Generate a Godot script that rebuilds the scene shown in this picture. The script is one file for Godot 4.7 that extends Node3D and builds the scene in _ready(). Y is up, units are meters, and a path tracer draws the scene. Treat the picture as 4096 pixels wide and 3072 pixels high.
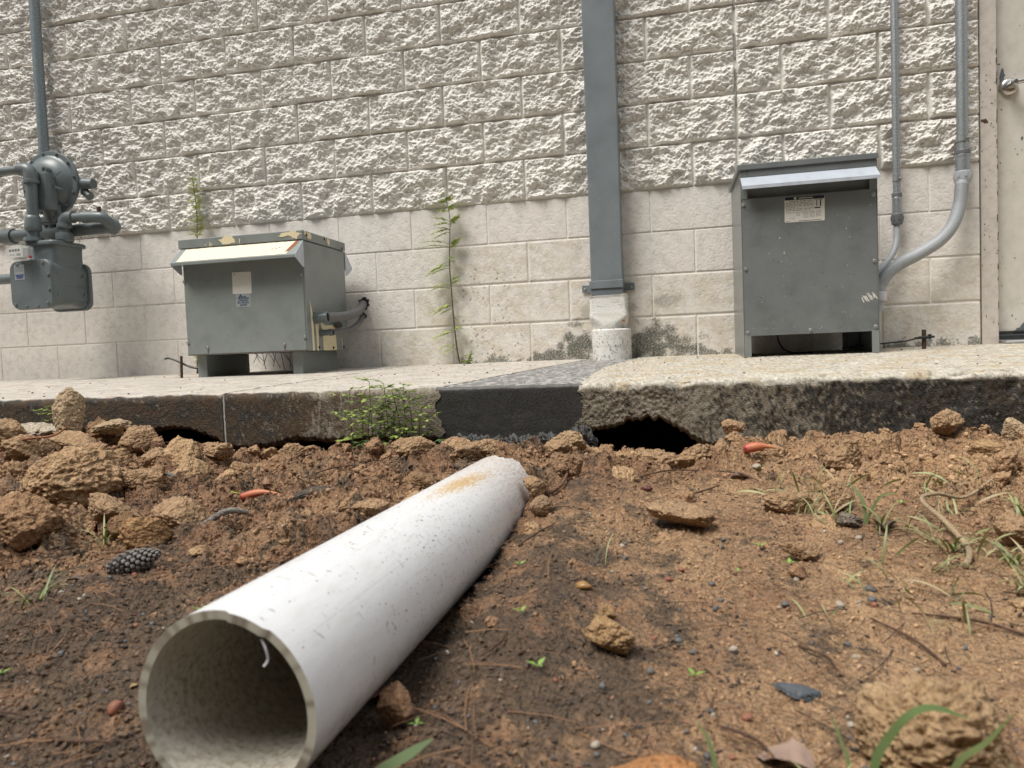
extends Node3D
# A painted block wall with utility boxes, a concrete walkway slab and a trench of clay soil with a cut plastic pipe. Metres, y up.
# The wall face is z = 0, x runs along it, the camera stands at z = 3.55.

const U := 0.2032            # one course of blocks, half a block long
const EDGE := 1.6            # front edge of the slab
const PIPE_R := 0.084
var M := {}                  # materials
var rng := RandomNumberGenerator.new()
var used := {}
var n_a := FastNoiseLite.new()
var n_b := FastNoiseLite.new()
var n_c := FastNoiseLite.new()
var n_cell := FastNoiseLite.new()
var n_val := FastNoiseLite.new()
var n_gap := FastNoiseLite.new()
var n_3 := FastNoiseLite.new()
var ico_cache := {}

# ---------------------------------------------------------------- mesh builder
class G:
	var v := PackedVector3Array()
	var n := PackedVector3Array()
	var c := PackedColorArray()
	var uv := PackedVector2Array()
	var ix := PackedInt32Array()
	var col := Color.WHITE

	func p(pos: Vector3, nor: Vector3, u := Vector2.ZERO) -> int:
		v.append(pos)
		n.append(nor)
		c.append(col)
		uv.append(u)
		return v.size() - 1

	func t(a: int, b: int, d: int) -> void:
		var f := (v[b] - v[a]).cross(v[d] - v[a])
		if f.dot(n[a] + n[b] + n[d]) > 0.0:
			ix.append_array([a, d, b])
		else:
			ix.append_array([a, b, d])

	func quad(a: Vector3, b: Vector3, d: Vector3, e: Vector3, out: Vector3, ua := Vector2(0, 0), ub := Vector2(1, 0), ud := Vector2(1, 1), ue := Vector2(0, 1)) -> void:
		var f := (d - a).cross(e - b).normalized()
		if f.dot(out) < 0.0:
			f = -f
		var i := p(a, f, ua)
		var j := p(b, f, ub)
		var k := p(d, f, ud)
		var l := p(e, f, ue)
		t(i, j, k)
		t(i, k, l)

	func tri(a: Vector3, b: Vector3, d: Vector3, out: Vector3) -> void:
		var f := (b - a).cross(d - a).normalized()
		if f.dot(out) < 0.0:
			f = -f
		t(p(a, f), p(b, f), p(d, f))

	# a box with chamfered edges
	func box(at: Vector3, size: Vector3, bevel := 0.0, turn := Basis.IDENTITY) -> void:
		var h := size / 2.0
		var b := minf(bevel, minf(h.x, minf(h.y, h.z)) * 0.9)
		for a in 3:
			var a1 := (a + 1) % 3
			var a2 := (a + 2) % 3
			for s: float in [-1.0, 1.0]:
				var nor := Vector3.ZERO
				nor[a] = s
				var q := []
				for st in [[-1, -1], [1, -1], [1, 1], [-1, 1]]:
					var w := Vector3.ZERO
					w[a] = s * h[a]
					w[a1] = st[0] * (h[a1] - b)
					w[a2] = st[1] * (h[a2] - b)
					q.append(at + turn * w)
				quad(q[0], q[1], q[2], q[3], turn * nor)
			if b > 0.0:
				for s1: float in [-1.0, 1.0]:
					for s2: float in [-1.0, 1.0]:
						var q2 := []
						for k in 4:
							var w2 := Vector3.ZERO
							w2[a] = (h[a] - b) * (-1.0 if k in [0, 3] else 1.0)
							w2[a1] = s1 * (h[a1] - (0.0 if k < 2 else b))
							w2[a2] = s2 * (h[a2] - (b if k < 2 else 0.0))
							q2.append(at + turn * w2)
						var o := Vector3.ZERO
						o[a1] = s1
						o[a2] = s2
						quad(q2[0], q2[1], q2[2], q2[3], turn * o)
		if b > 0.0:
			for sx: float in [-1.0, 1.0]:
				for sy: float in [-1.0, 1.0]:
					for sz: float in [-1.0, 1.0]:
						var s3 := Vector3(sx, sy, sz)
						var x0 := at + turn * (s3 * Vector3(h.x, h.y - b, h.z - b))
						var y0 := at + turn * (s3 * Vector3(h.x - b, h.y, h.z - b))
						var z0 := at + turn * (s3 * Vector3(h.x - b, h.y - b, h.z))
						tri(x0, y0, z0, turn * s3)

	# a tube along points; radii one number or one for each point
	func tube(pts: Array, radii, seg := 14, caps := true) -> void:
		var cnt := pts.size()
		var up := Vector3.ZERO
		var rings := []
		var along := 0.0
		for i in cnt:
			var a: Vector3 = pts[maxi(i - 1, 0)]
			var b: Vector3 = pts[mini(i + 1, cnt - 1)]
			var tan := (b - a).normalized()
			if up == Vector3.ZERO:
				up = tan.cross(Vector3(0.31, 0.2, 0.93)).normalized()
			up = (up - tan * up.dot(tan)).normalized()
			var side := tan.cross(up)
			var r: float = radii if radii is float else radii[i]
			var r0: float = radii if radii is float else radii[maxi(i - 1, 0)]
			var r1: float = radii if radii is float else radii[mini(i + 1, cnt - 1)]
			var slope := (r1 - r0) / maxf(a.distance_to(b), 1e-6)
			if i > 0:
				along += (pts[i] as Vector3).distance_to(pts[i - 1])
			var ring := []
			for k in seg + 1:
				var w := TAU * k / seg
				var o := up * cos(w) + side * sin(w)
				ring.append(p(pts[i] + o * r, (o - tan * slope).normalized(), Vector2(float(k) / seg, along)))
			rings.append(ring)
		for i in cnt - 1:
			for k in seg:
				t(rings[i][k], rings[i][k + 1], rings[i + 1][k + 1])
				t(rings[i][k], rings[i + 1][k + 1], rings[i + 1][k])
		if caps:
			for e in 2:
				var i := 0 if e == 0 else cnt - 1
				var other: Vector3 = pts[1] if e == 0 else pts[cnt - 2]
				var nor: Vector3 = (pts[i] - other).normalized()
				var mid := p(pts[i], nor)
				var last := -1
				for k in seg + 1:
					var q := p(v[rings[i][k]], nor)
					if last >= 0:
						t(mid, last, q)
					last = q

	# a profile of (radius, height) turned about the y axis of xf; every span keeps its own normal
	func lathe(profile: Array, xf: Transform3D, seg := 24, smooth := false) -> void:
		var m := profile.size()
		for i in m - 1:
			var a: Vector2 = profile[i]
			var b: Vector2 = profile[i + 1]
			var d := (b - a).normalized()
			var na := Vector2(d.y, -d.x)
			var nb := na
			if smooth:
				if i > 0:
					na = (na + Vector2((a - profile[i - 1]).normalized().y, -(a - profile[i - 1]).normalized().x)).normalized()
				if i < m - 2:
					nb = (nb + Vector2((profile[i + 2] - b).normalized().y, -(profile[i + 2] - b).normalized().x)).normalized()
			var la := -1
			var lb := -1
			for k in seg + 1:
				var w := TAU * k / seg
				var o := Vector3(cos(w), 0, sin(w))
				var qa := p(xf * (o * a.x + Vector3(0, a.y, 0)), (xf.basis * (o * na.x + Vector3(0, na.y, 0))).normalized(), Vector2(float(k) / seg, a.y))
				var qb := p(xf * (o * b.x + Vector3(0, b.y, 0)), (xf.basis * (o * nb.x + Vector3(0, nb.y, 0))).normalized(), Vector2(float(k) / seg, b.y))
				if la >= 0:
					t(la, qa, qb)
					t(la, qb, lb)
				la = qa
				lb = qb

	# a flat outline given depth along z of xf, from 0 to depth
	func prism(outline: PackedVector2Array, depth: float, xf: Transform3D) -> void:
		var tr := Geometry2D.triangulate_polygon(outline)
		var out := outline
		for e in 2:
			var z := depth if e == 1 else 0.0
			var nor := (xf.basis * Vector3(0, 0, 1.0 if e == 1 else -1.0)).normalized()
			var first := v.size()
			for q in out:
				p(xf * Vector3(q.x, q.y, z), nor, q)
			for k in range(0, tr.size(), 3):
				t(first + tr[k], first + tr[k + 1], first + tr[k + 2])
		var ccw := not Geometry2D.is_polygon_clockwise(out)
		for k in out.size():
			var a := out[k]
			var b := out[(k + 1) % out.size()]
			var d := (b - a).normalized()
			var o := Vector3(d.y, -d.x, 0) * (1.0 if ccw else -1.0)
			quad(xf * Vector3(a.x, a.y, 0), xf * Vector3(b.x, b.y, 0), xf * Vector3(b.x, b.y, depth), xf * Vector3(a.x, a.y, depth), xf.basis * o)

	# a rectangular net of points with its own smooth normals; out says which side is outside
	func net(pts: PackedVector3Array, cols: PackedColorArray, w: int, h: int, out: Vector3) -> void:
		var first := v.size()
		var sgn := 0.0
		for j in h:
			for i in w:
				var dx := pts[j * w + mini(i + 1, w - 1)] - pts[j * w + maxi(i - 1, 0)]
				var dy := pts[mini(j + 1, h - 1) * w + i] - pts[maxi(j - 1, 0) * w + i]
				var f := dx.cross(dy).normalized()
				if sgn == 0.0:
					sgn = 1.0 if f.dot(out) >= 0.0 else -1.0
				v.append(pts[j * w + i])
				n.append(f * sgn)
				c.append(cols[j * w + i] if cols.size() else col)
				uv.append(Vector2(float(i) / (w - 1), float(j) / (h - 1)))
		for j in h - 1:
			for i in w - 1:
				var a := first + j * w + i
				if sgn > 0.0:
					ix.append_array([a, a + w, a + w + 1, a, a + w + 1, a + 1])
				else:
					ix.append_array([a, a + w + 1, a + w, a, a + 1, a + w + 1])

	func add(o: G, xf: Transform3D) -> void:
		var first := v.size()
		for k in o.v.size():
			v.append(xf * o.v[k])
			n.append((xf.basis * o.n[k]).normalized())
			c.append(o.c[k])
			uv.append(o.uv[k])
		for k in o.ix:
			ix.append(first + k)

	func mesh() -> ArrayMesh:
		var a := []
		a.resize(Mesh.ARRAY_MAX)
		a[Mesh.ARRAY_VERTEX] = v
		a[Mesh.ARRAY_NORMAL] = n
		a[Mesh.ARRAY_COLOR] = c
		a[Mesh.ARRAY_TEX_UV] = uv
		a[Mesh.ARRAY_INDEX] = ix
		var m := ArrayMesh.new()
		m.add_surface_from_arrays(Mesh.PRIMITIVE_TRIANGLES, a)
		return m

# ---------------------------------------------------------------- naming
func numbered(called: String) -> String:
	if not used.has(called):
		used[called] = 0
		return called
	used[called] += 1
	return "%s_%03d" % [called, used[called]]

func tag(o: Node3D, label: String, category: String, group := "", kind := "") -> void:
	o.set_meta("label", label)
	if category:
		o.set_meta("category", category)
	if group:
		o.set_meta("group", group)
	if kind:
		o.set_meta("kind", kind)

func thing(called: String, label: String, category: String, at := Vector3.ZERO, group := "") -> Node3D:
	var o := Node3D.new()
	o.name = numbered(called)
	add_child(o)
	o.position = at
	tag(o, label, category, group)
	return o

func part(called: String, g: G, m: Material, parent: Node) -> MeshInstance3D:
	return put(called, g.mesh(), m, parent)

func put(called: String, mesh: Mesh, m: Material, parent: Node) -> MeshInstance3D:
	var o := MeshInstance3D.new()
	o.name = numbered(called) if parent == self else called
	o.mesh = mesh
	o.material_override = m
	parent.add_child(o, true)
	return o

func setting(called: String) -> Node3D:
	var o := Node3D.new()
	o.name = numbered(called)
	add_child(o)
	o.set_meta("kind", "structure")
	return o

func along_z(at: Vector3, dir := Vector3(0, 0, 1)) -> Transform3D:
	# a frame whose y axis points along dir
	var y := dir.normalized()
	var x := y.cross(Vector3(0.3, 0.91, 0.2) if absf(y.y) < 0.9 else Vector3(1, 0, 0)).normalized()
	return Transform3D(Basis(x, y, x.cross(y)), at)

func curve(pts: Array, each := 0.01) -> Array:
	# a smooth run of points through the given ones
	var cv := Curve3D.new()
	cv.bake_interval = each
	for i in pts.size():
		var a: Vector3 = pts[maxi(i - 1, 0)]
		var b: Vector3 = pts[mini(i + 1, pts.size() - 1)]
		var here: Vector3 = pts[i]
		var h := (b - a) / 6.0
		cv.add_point(here, -h, h)
	return Array(cv.get_baked_points())

# ---------------------------------------------------------------- materials
func lin(r: float, g: float, b: float) -> Color:
	return Color(r, g, b).linear_to_srgb()

func noise(seed_: int, freq: float, kind := FastNoiseLite.TYPE_SIMPLEX_SMOOTH, octaves := 4, gain := 0.5) -> FastNoiseLite:
	var f := FastNoiseLite.new()
	f.seed = seed_
	f.noise_type = kind
	f.frequency = freq
	f.fractal_octaves = octaves
	f.fractal_gain = gain
	if octaves <= 1:
		f.fractal_type = FastNoiseLite.FRACTAL_NONE
	return f

func tex(f: FastNoiseLite, stops: Array, size := 512) -> NoiseTexture2D:
	var t := NoiseTexture2D.new()
	t.width = size
	t.height = size
	t.seamless = true
	t.seamless_blend_skirt = 0.25
	t.noise = f
	var gr := Gradient.new()
	var offs := PackedFloat32Array()
	var cols := PackedColorArray()
	for s in stops:
		offs.append(s[0])
		cols.append(s[1])
	gr.offsets = offs
	gr.colors = cols
	t.color_ramp = gr
	return t

func grey(x: float) -> Color:
	return Color(x, x, x)

func mat(color: Color, rough := 0.8, metal := 0.0) -> StandardMaterial3D:
	var m := StandardMaterial3D.new()
	m.albedo_color = color
	m.roughness = rough
	m.metallic = metal
	return m

func tinted(m: StandardMaterial3D) -> StandardMaterial3D:
	m.vertex_color_use_as_albedo = true
	return m

func textured(m: StandardMaterial3D, t: Texture2D, per_metre: float, bump: Texture2D = null, cm := 0.0) -> StandardMaterial3D:
	m.albedo_texture = t
	m.uv1_triplanar = true
	m.uv1_world_triplanar = true
	m.uv1_scale = Vector3.ONE * per_metre
	if bump:
		m.heightmap_enabled = true
		m.heightmap_texture = bump
		m.heightmap_scale = cm
	return m

func make_materials() -> void:
	var fine := tex(noise(3, 0.02, FastNoiseLite.TYPE_SIMPLEX_SMOOTH, 5, 0.65), [[0.0, grey(0.86)], [0.45, grey(0.95)], [1.0, grey(1.0)]])
	var fine_h := tex(noise(4, 0.11, FastNoiseLite.TYPE_SIMPLEX_SMOOTH, 4, 0.6), [[0.0, grey(0.0)], [1.0, grey(1.0)]])
	var pits := tex(noise(5, 0.06, FastNoiseLite.TYPE_SIMPLEX_SMOOTH, 2, 0.5), [[0.0, grey(0.0)], [0.3, grey(0.55)], [0.42, grey(0.9)], [1.0, grey(1.0)]])
	var speckle := tex(noise(6, 0.09, FastNoiseLite.TYPE_SIMPLEX_SMOOTH, 3, 0.6), [[0.0, grey(0.62)], [0.3, grey(0.86)], [0.5, grey(0.97)], [1.0, grey(1.0)]])
	var soil_c := tex(noise(7, 0.035, FastNoiseLite.TYPE_SIMPLEX_SMOOTH, 5, 0.7), [[0.0, Color(0.45, 0.4, 0.36)], [0.3, Color(0.76, 0.71, 0.66)], [0.5, Color(0.92, 0.9, 0.87)], [0.75, Color(1, 1, 1)], [1.0, Color(1, 0.96, 0.88)]], 1024)
	var soil_h := tex(noise(8, 0.017, FastNoiseLite.TYPE_SIMPLEX, 6, 0.62), [[0.0, grey(0.0)], [1.0, grey(1.0)]], 1024)
	var aggregate := tex(noise(9, 0.07, FastNoiseLite.TYPE_CELLULAR, 1), [[0.0, grey(0.55)], [0.5, grey(0.9)], [1.0, grey(1.0)]])
	M.soil_c = soil_c
	var clod_h := tex(noise(18, 0.009, FastNoiseLite.TYPE_SIMPLEX, 6, 0.52), [[0.0, grey(0.0)], [1.0, grey(1.0)]], 1024)
	M.soil_h = soil_h
	M.split = textured(mat(lin(0.84, 0.81, 0.755), 0.95), fine, 2.3, fine_h, 0.5)
	M.paint = textured(tinted(mat(lin(0.765, 0.72, 0.665), 0.7)), fine, 1.7, pits, 0.12)
	M.mortar = textured(mat(lin(0.83, 0.80, 0.745), 0.85), fine, 2.9, fine_h, 0.15)
	M.filler = textured(mat(lin(0.42, 0.40, 0.36), 0.85), speckle, 5.0)
	M.sealant = textured(mat(lin(0.36, 0.35, 0.32), 0.7), speckle, 6.0)
	M.concrete = textured(tinted(mat(Color.WHITE, 0.88)), speckle, 3.1, fine_h, 0.25)
	M.wet_cement = textured(tinted(mat(Color.WHITE, 0.6)), speckle, 1.7, fine_h, 0.08)
	M.soil = textured(tinted(mat(Color.WHITE, 0.86)), soil_c, 3.3, soil_h, 1.7)
	M.clod = textured(tinted(mat(Color.WHITE, 0.9)), soil_c, 5.3, clod_h, 1.6)
	M.rock = textured(tinted(mat(Color.WHITE, 0.88)), soil_c, 6.1, clod_h, 0.7)
	M.crumb = tinted(mat(Color.WHITE, 0.88))
	M.pebble = tinted(mat(Color.WHITE, 0.6))
	M.organic = tinted(mat(Color.WHITE, 0.75))
	M.grey_box = textured(mat(lin(0.228, 0.25, 0.24), 0.42), tex(noise(11, 0.012, FastNoiseLite.TYPE_SIMPLEX_SMOOTH, 5, 0.6), [[0.0, grey(0.87)], [0.45, grey(0.95)], [1.0, grey(1.0)]]), 0.9)
	M.dark_box = textured(mat(lin(0.175, 0.188, 0.188), 0.3), M.grey_box.albedo_texture, 1.1)
	M.gas_grey = textured(mat(lin(0.135, 0.16, 0.165), 0.38), M.grey_box.albedo_texture, 1.3, fine_h, 0.03)
	M.downspout = textured(mat(lin(0.20, 0.225, 0.24), 0.36), M.grey_box.albedo_texture, 0.7)
	M.galvanised = textured(mat(lin(0.50, 0.53, 0.54), 0.42, 0.75), tex(noise(12, 0.03, FastNoiseLite.TYPE_CELLULAR, 2), [[0.0, grey(0.7)], [0.5, grey(0.9)], [1.0, grey(1.0)]]), 9.0)
	M.old_galvanised = textured(mat(lin(0.27, 0.31, 0.33), 0.5, 0.45), M.galvanised.albedo_texture, 7.0)
	M.bolt = mat(lin(0.42, 0.43, 0.42), 0.4, 0.8)
	M.flex = mat(lin(0.36, 0.38, 0.40), 0.42)
	M.old_flex = textured(mat(lin(0.16, 0.155, 0.15), 0.75), speckle, 8.0)
	M.dark_plastic = mat(lin(0.12, 0.12, 0.125), 0.5)
	M.light_plastic = mat(lin(0.60, 0.61, 0.63), 0.4)
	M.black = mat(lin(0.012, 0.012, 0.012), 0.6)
	M.black_rubber = mat(lin(0.02, 0.021, 0.022), 0.35)
	M.cream_paint = mat(lin(0.72, 0.62, 0.40), 0.5)
	M.pale_cream = textured(mat(lin(0.80, 0.74, 0.58), 0.5), fine, 4.0)
	M.pale_metal = textured(mat(lin(0.50, 0.54, 0.60), 0.3), M.grey_box.albedo_texture, 1.9)  # hood paint made pale and bluish: sky light painted into the colour
	M.rust = textured(mat(lin(0.33, 0.11, 0.035), 0.85), speckle, 9.0)
	M.dark_rust = textured(mat(lin(0.075, 0.04, 0.028), 0.85), speckle, 9.0)
	M.label_white = mat(lin(0.60, 0.585, 0.54), 0.5)
	M.label_grey = mat(lin(0.30, 0.32, 0.32), 0.35)
	M.ink = mat(lin(0.012, 0.016, 0.03), 0.5)
	M.ink_blue = mat(lin(0.01, 0.05, 0.12), 0.5)
	M.pvc_old = textured(tinted(mat(Color.WHITE, 0.5)), speckle, 3.7)
	M.door = textured(mat(lin(0.63, 0.595, 0.53), 0.5), fine, 0.9)
	M.jamb = textured(mat(lin(0.60, 0.545, 0.49), 0.55), fine, 1.9)
	M.steel = mat(lin(0.56, 0.54, 0.51), 0.28, 0.95)
	M.bare_grey = mat(lin(0.10, 0.115, 0.125), 0.5)
	M.alu = mat(lin(0.62, 0.63, 0.64), 0.35, 0.8)
	M.clear = mat(Color(0.95, 0.97, 0.97, 0.12), 0.05)
	M.clear.transparency = BaseMaterial3D.TRANSPARENCY_ALPHA
	M.red = mat(lin(0.5, 0.02, 0.025), 0.4)
	M.leaf = tinted(mat(Color.WHITE, 0.55))
	M.leaf.backlight_enabled = true
	M.leaf.backlight = Color(0.35, 0.45, 0.1)
	M.stem = tinted(mat(Color.WHITE, 0.7))
	M.bark = textured(tinted(mat(Color.WHITE, 0.9)), soil_c, 11.0, soil_h, 0.3)
	M.fresh_pod = tinted(mat(Color.WHITE, 0.5))

# ---------------------------------------------------------------- the wall
func split_face(seed_: int, w: float, h: float) -> ArrayMesh:
	var nx := int(round(w / 0.0034))
	var ny := int(round(h / 0.0034))
	var low := noise(seed_, 6.0, FastNoiseLite.TYPE_SIMPLEX, 2)
	var mid := noise(seed_ + 100, 24.0, FastNoiseLite.TYPE_SIMPLEX, 3, 0.6)
	var fin := noise(seed_ + 200, 70.0, FastNoiseLite.TYPE_SIMPLEX_SMOOTH, 2, 0.6)
	var knob := noise(seed_ + 300, 62.0, FastNoiseLite.TYPE_CELLULAR, 1)
	var pts := PackedVector3Array()
	for j in ny + 1:
		for i in nx + 1:
			var x := w * i / nx - w / 2
			var y := h * j / ny - h / 2
			var e := minf(minf(x + w / 2, w / 2 - x), minf(y + h / 2, h / 2 - y))
			var edge := smoothstep(-0.003, 0.010, e)
			var q := x * 0.75 + y * 0.35
			var rid := mid.get_noise_2d(q, y * 1.15 - x * 0.25)
			var z := 0.001 + edge * (0.014 + 0.016 * low.get_noise_2d(x, y) + 0.009 * rid) + (0.3 + 0.7 * edge) * (0.0045 * fin.get_noise_2d(x * 0.85, y * 1.1) - 0.0045 * (knob.get_noise_2d(x + 0.004 * rid, y) + 0.6))
			pts.append(Vector3(x, y, maxf(z, -0.001)))
	var g := G.new()
	g.net(pts, PackedColorArray(), nx + 1, ny + 1, Vector3(0, 0, 1))
	# returns to the joint
	var rim := []
	for i in nx + 1: rim.append(pts[i])
	for j in range(1, ny + 1): rim.append(pts[j * (nx + 1) + nx])
	for i in range(nx - 1, -1, -1): rim.append(pts[ny * (nx + 1) + i])
	for j in range(ny - 1, -1, -1): rim.append(pts[j * (nx + 1)])
	for k in rim.size() - 1:
		var a: Vector3 = rim[k]
		var b: Vector3 = rim[k + 1]
		g.quad(a, b, Vector3(b.x, b.y, -0.03), Vector3(a.x, a.y, -0.03), (a + b) * Vector3(0.5, 1, 0))
	return g.mesh()

func mould(x: float, y: float) -> float:
	# black growth on the paint beside the downspout and along the foot of the wall, patchy with ragged outlines
	var k := 0.0
	var wob := n_b.get_noise_2d(x * 9.0, y * 9.0)
	var grain := n_b.get_noise_2d(x * 60.0 + 9.0, y * 60.0)
	var blots := [[-0.155, 0.06, 0.10, 0.13], [-0.30, 0.02, 0.11, 0.055], [-0.26, 0.085, 0.035, 0.03], [0.19, 0.06, 0.12, 0.12], [0.33, 0.05, 0.10, 0.07], [0.27, 0.27, 0.07, 0.05], [-0.115, 0.22, 0.04, 0.05], [-0.09, 0.26, 0.02, 0.06], [0.108, 0.247, 0.03, 0.03]]
	for b in blots:
		var d := Vector2((x - b[0]) / b[2], (y - b[1]) / b[3]).length()
		var strong := 0.45 if b[1] > 0.2 else 1.0
		k = maxf(k, strong * smoothstep(1.15, 0.45, d + 0.55 * wob + 0.3 * grain))
	if x > -0.78 and x < 0.62 or x > 1.1:
		k = maxf(k, 0.85 * smoothstep(0.0, -0.35, (y - 0.028) / 0.03 + 1.1 * wob + 0.7 * grain - 0.2))
	# vine footprints
	if x > -0.8 and x < -0.45 and y < 0.5:
		var s := n_cell.get_noise_2d(x * 34.0, y * 34.0)
		if s < -0.86 and n_b.get_noise_2d(x * 5.0, y * 5.0 + 3.0) > -0.05:
			k = maxf(k, 0.8)
	return k

func smooth_block(x0: float, x1: float, y0: float, y1: float, stained: bool) -> ArrayMesh:
	var g := G.new()
	var w := x1 - x0
	var h := y1 - y0
	var nx := int(w / 0.0045) if stained else 3
	var ny := int(h / 0.0045) if stained else 3
	var pts := PackedVector3Array()
	var cols := PackedColorArray()
	for j in ny + 1:
		for i in nx + 1:
			var u := float(i) / nx
			var t := float(j) / ny
			if not stained:
				u = [0.0, 0.004 / w, 1.0 - 0.004 / w, 1.0][i]
				t = [0.0, 0.004 / h, 1.0 - 0.004 / h, 1.0][j]
			var x := w * (u - 0.5)
			var y := h * (t - 0.5)
			var e := minf(minf(u, 1 - u) * w, minf(t, 1 - t) * h)
			var wx := x + (x0 + x1) / 2
			var wy := y + (y0 + y1) / 2
			pts.append(Vector3(x, y, -0.003 * smoothstep(0.004, 0.0, e)))
			var k := mould(wx, wy) if stained else 0.0
			var film := n_a.get_noise_2d(wx * 7.0, wy * 11.0) * 0.5 + 0.5
			var dirt := smoothstep(0.32, 0.75, film + 0.25 * n_b.get_noise_2d(wx * 40.0, wy * 40.0)) * (0.55 if stained else 0.0)
			var base := Color(1, 1, 1).lerp(Color(0.80, 0.74, 0.62), dirt)
			cols.append(base.lerp(Color(0.105, 0.115, 0.095), k * clampf(0.85 + 0.5 * n_b.get_noise_2d(wx * 120.0, wy * 120.0), 0.0, 1.0)))
	g.net(pts, cols, nx + 1, ny + 1, Vector3(0, 0, 1))
	for s in 4:
		var a := Vector3(-w / 2 if s != 1 else w / 2, -h / 2 if s != 3 else h / 2, -0.003)
		var b := Vector3(w / 2 if s != 0 else -w / 2, h / 2 if s != 2 else -h / 2, -0.003)
		g.quad(a, b, b - Vector3(0, 0, 0.03), a - Vector3(0, 0, 0.03), Vector3(-1, 0, 0) if s == 0 else Vector3(1, 0, 0) if s == 1 else Vector3(0, -1, 0) if s == 2 else Vector3(0, 1, 0))
	return g.mesh()

func build_wall() -> void:
	var wall := thing("block_wall", "cream painted concrete block wall, rough split blocks above four smooth courses", "wall")
	wall.set_meta("kind", "thing")
	var full := []
	var half := []
	for k in 16: full.append(split_face(300 + k, 2 * U - 0.009, U - 0.009))
	for k in 8: half.append(split_face(500 + k, U - 0.009, U - 0.009))
	var flat_full := smooth_block(0, 2 * U - 0.0065, 0, U - 0.0065, false)
	var flat_half := smooth_block(0, U - 0.0065, 0, U - 0.0065, false)
	for j in 12:
		var cuts := []
		var i := -20 if j % 2 == 0 else -21
		while i < 2 - (j % 2):
			cuts.append([i, i + 2])
			i += 2
		if j % 2 == 0:
			cuts.append_array([[2, 3], [3, 4], [4, 6], [6, 8]])
		else:
			cuts.append_array([[1, 3], [3, 5], [5, 7], [7, 8]])
		for q in cuts:
			var x0: float = q[0] * U
			var x1: float = q[1] * U
			var two: bool = q[1] - q[0] == 2
			var at := Vector3((x0 + x1) / 2, (j + 0.5) * U, 0)
			var o: MeshInstance3D
			if j >= 4:
				var pick: Mesh = full[rng.randi() % full.size()] if two else half[rng.randi() % half.size()]
				o = put("block", pick, M.split, wall)
				at.z += rng.randf_range(-0.002, 0.002)
				if rng.randf() < 0.5:
					o.rotation.z = PI
			else:
				var dirty: bool = j <= 1 and x1 > -0.85 or j == 2 and x0 > -0.85 and x1 < 0.1
				if dirty:
					o = put("block", smooth_block(x0 + 0.00325, x1 - 0.00325, j * U + 0.00325, (j + 1) * U - 0.00325, true), M.paint, wall)
				else:
					o = put("block", flat_full if two else flat_half, M.paint, wall)
				at.z += rng.randf_range(-0.001, 0.001)
			o.position = at
	var g := G.new()
	g.box(Vector3(-1.85, 1.2, -0.1045), Vector3(6.94, 2.99, 0.2))
	part("mortar", g, M.mortar, wall)
	g = G.new()
	g.box(Vector3(-1.85, 8 * U + 0.001, -0.0525), Vector3(6.94, 8 * U - 0.004, 0.1))
	part("mortar", g, M.mortar, wall)
	g = G.new()
	g.box(Vector3(-1.85, 3.55, -0.09), Vector3(6.94, 1.7, 0.2), 0.004)
	g.box(Vector3(2.17, 3.23, -0.09), Vector3(1.09, 2.3, 0.2), 0.004)
	g.box(Vector3(3.72, 2.05, -0.09), Vector3(2.0, 4.7, 0.2), 0.004)
	part("upper_masonry", g, M.split, wall)
	# sealant in the movement joint above the smooth courses
	g = G.new()
	var y := 4 * U
	while y < 12 * U:
		var l := rng.randf_range(0.03, 0.16)
		if rng.randf() < 0.75:
			g.box(Vector3(3 * U + rng.randf_range(-0.001, 0.001), y + l / 2, 0.0), Vector3(0.009 * rng.randf_range(0.7, 1.1), l, 0.012), 0.002)
		y += l + rng.randf_range(0.0, 0.05)
	part("joint_sealant", g, M.sealant, wall)

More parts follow.
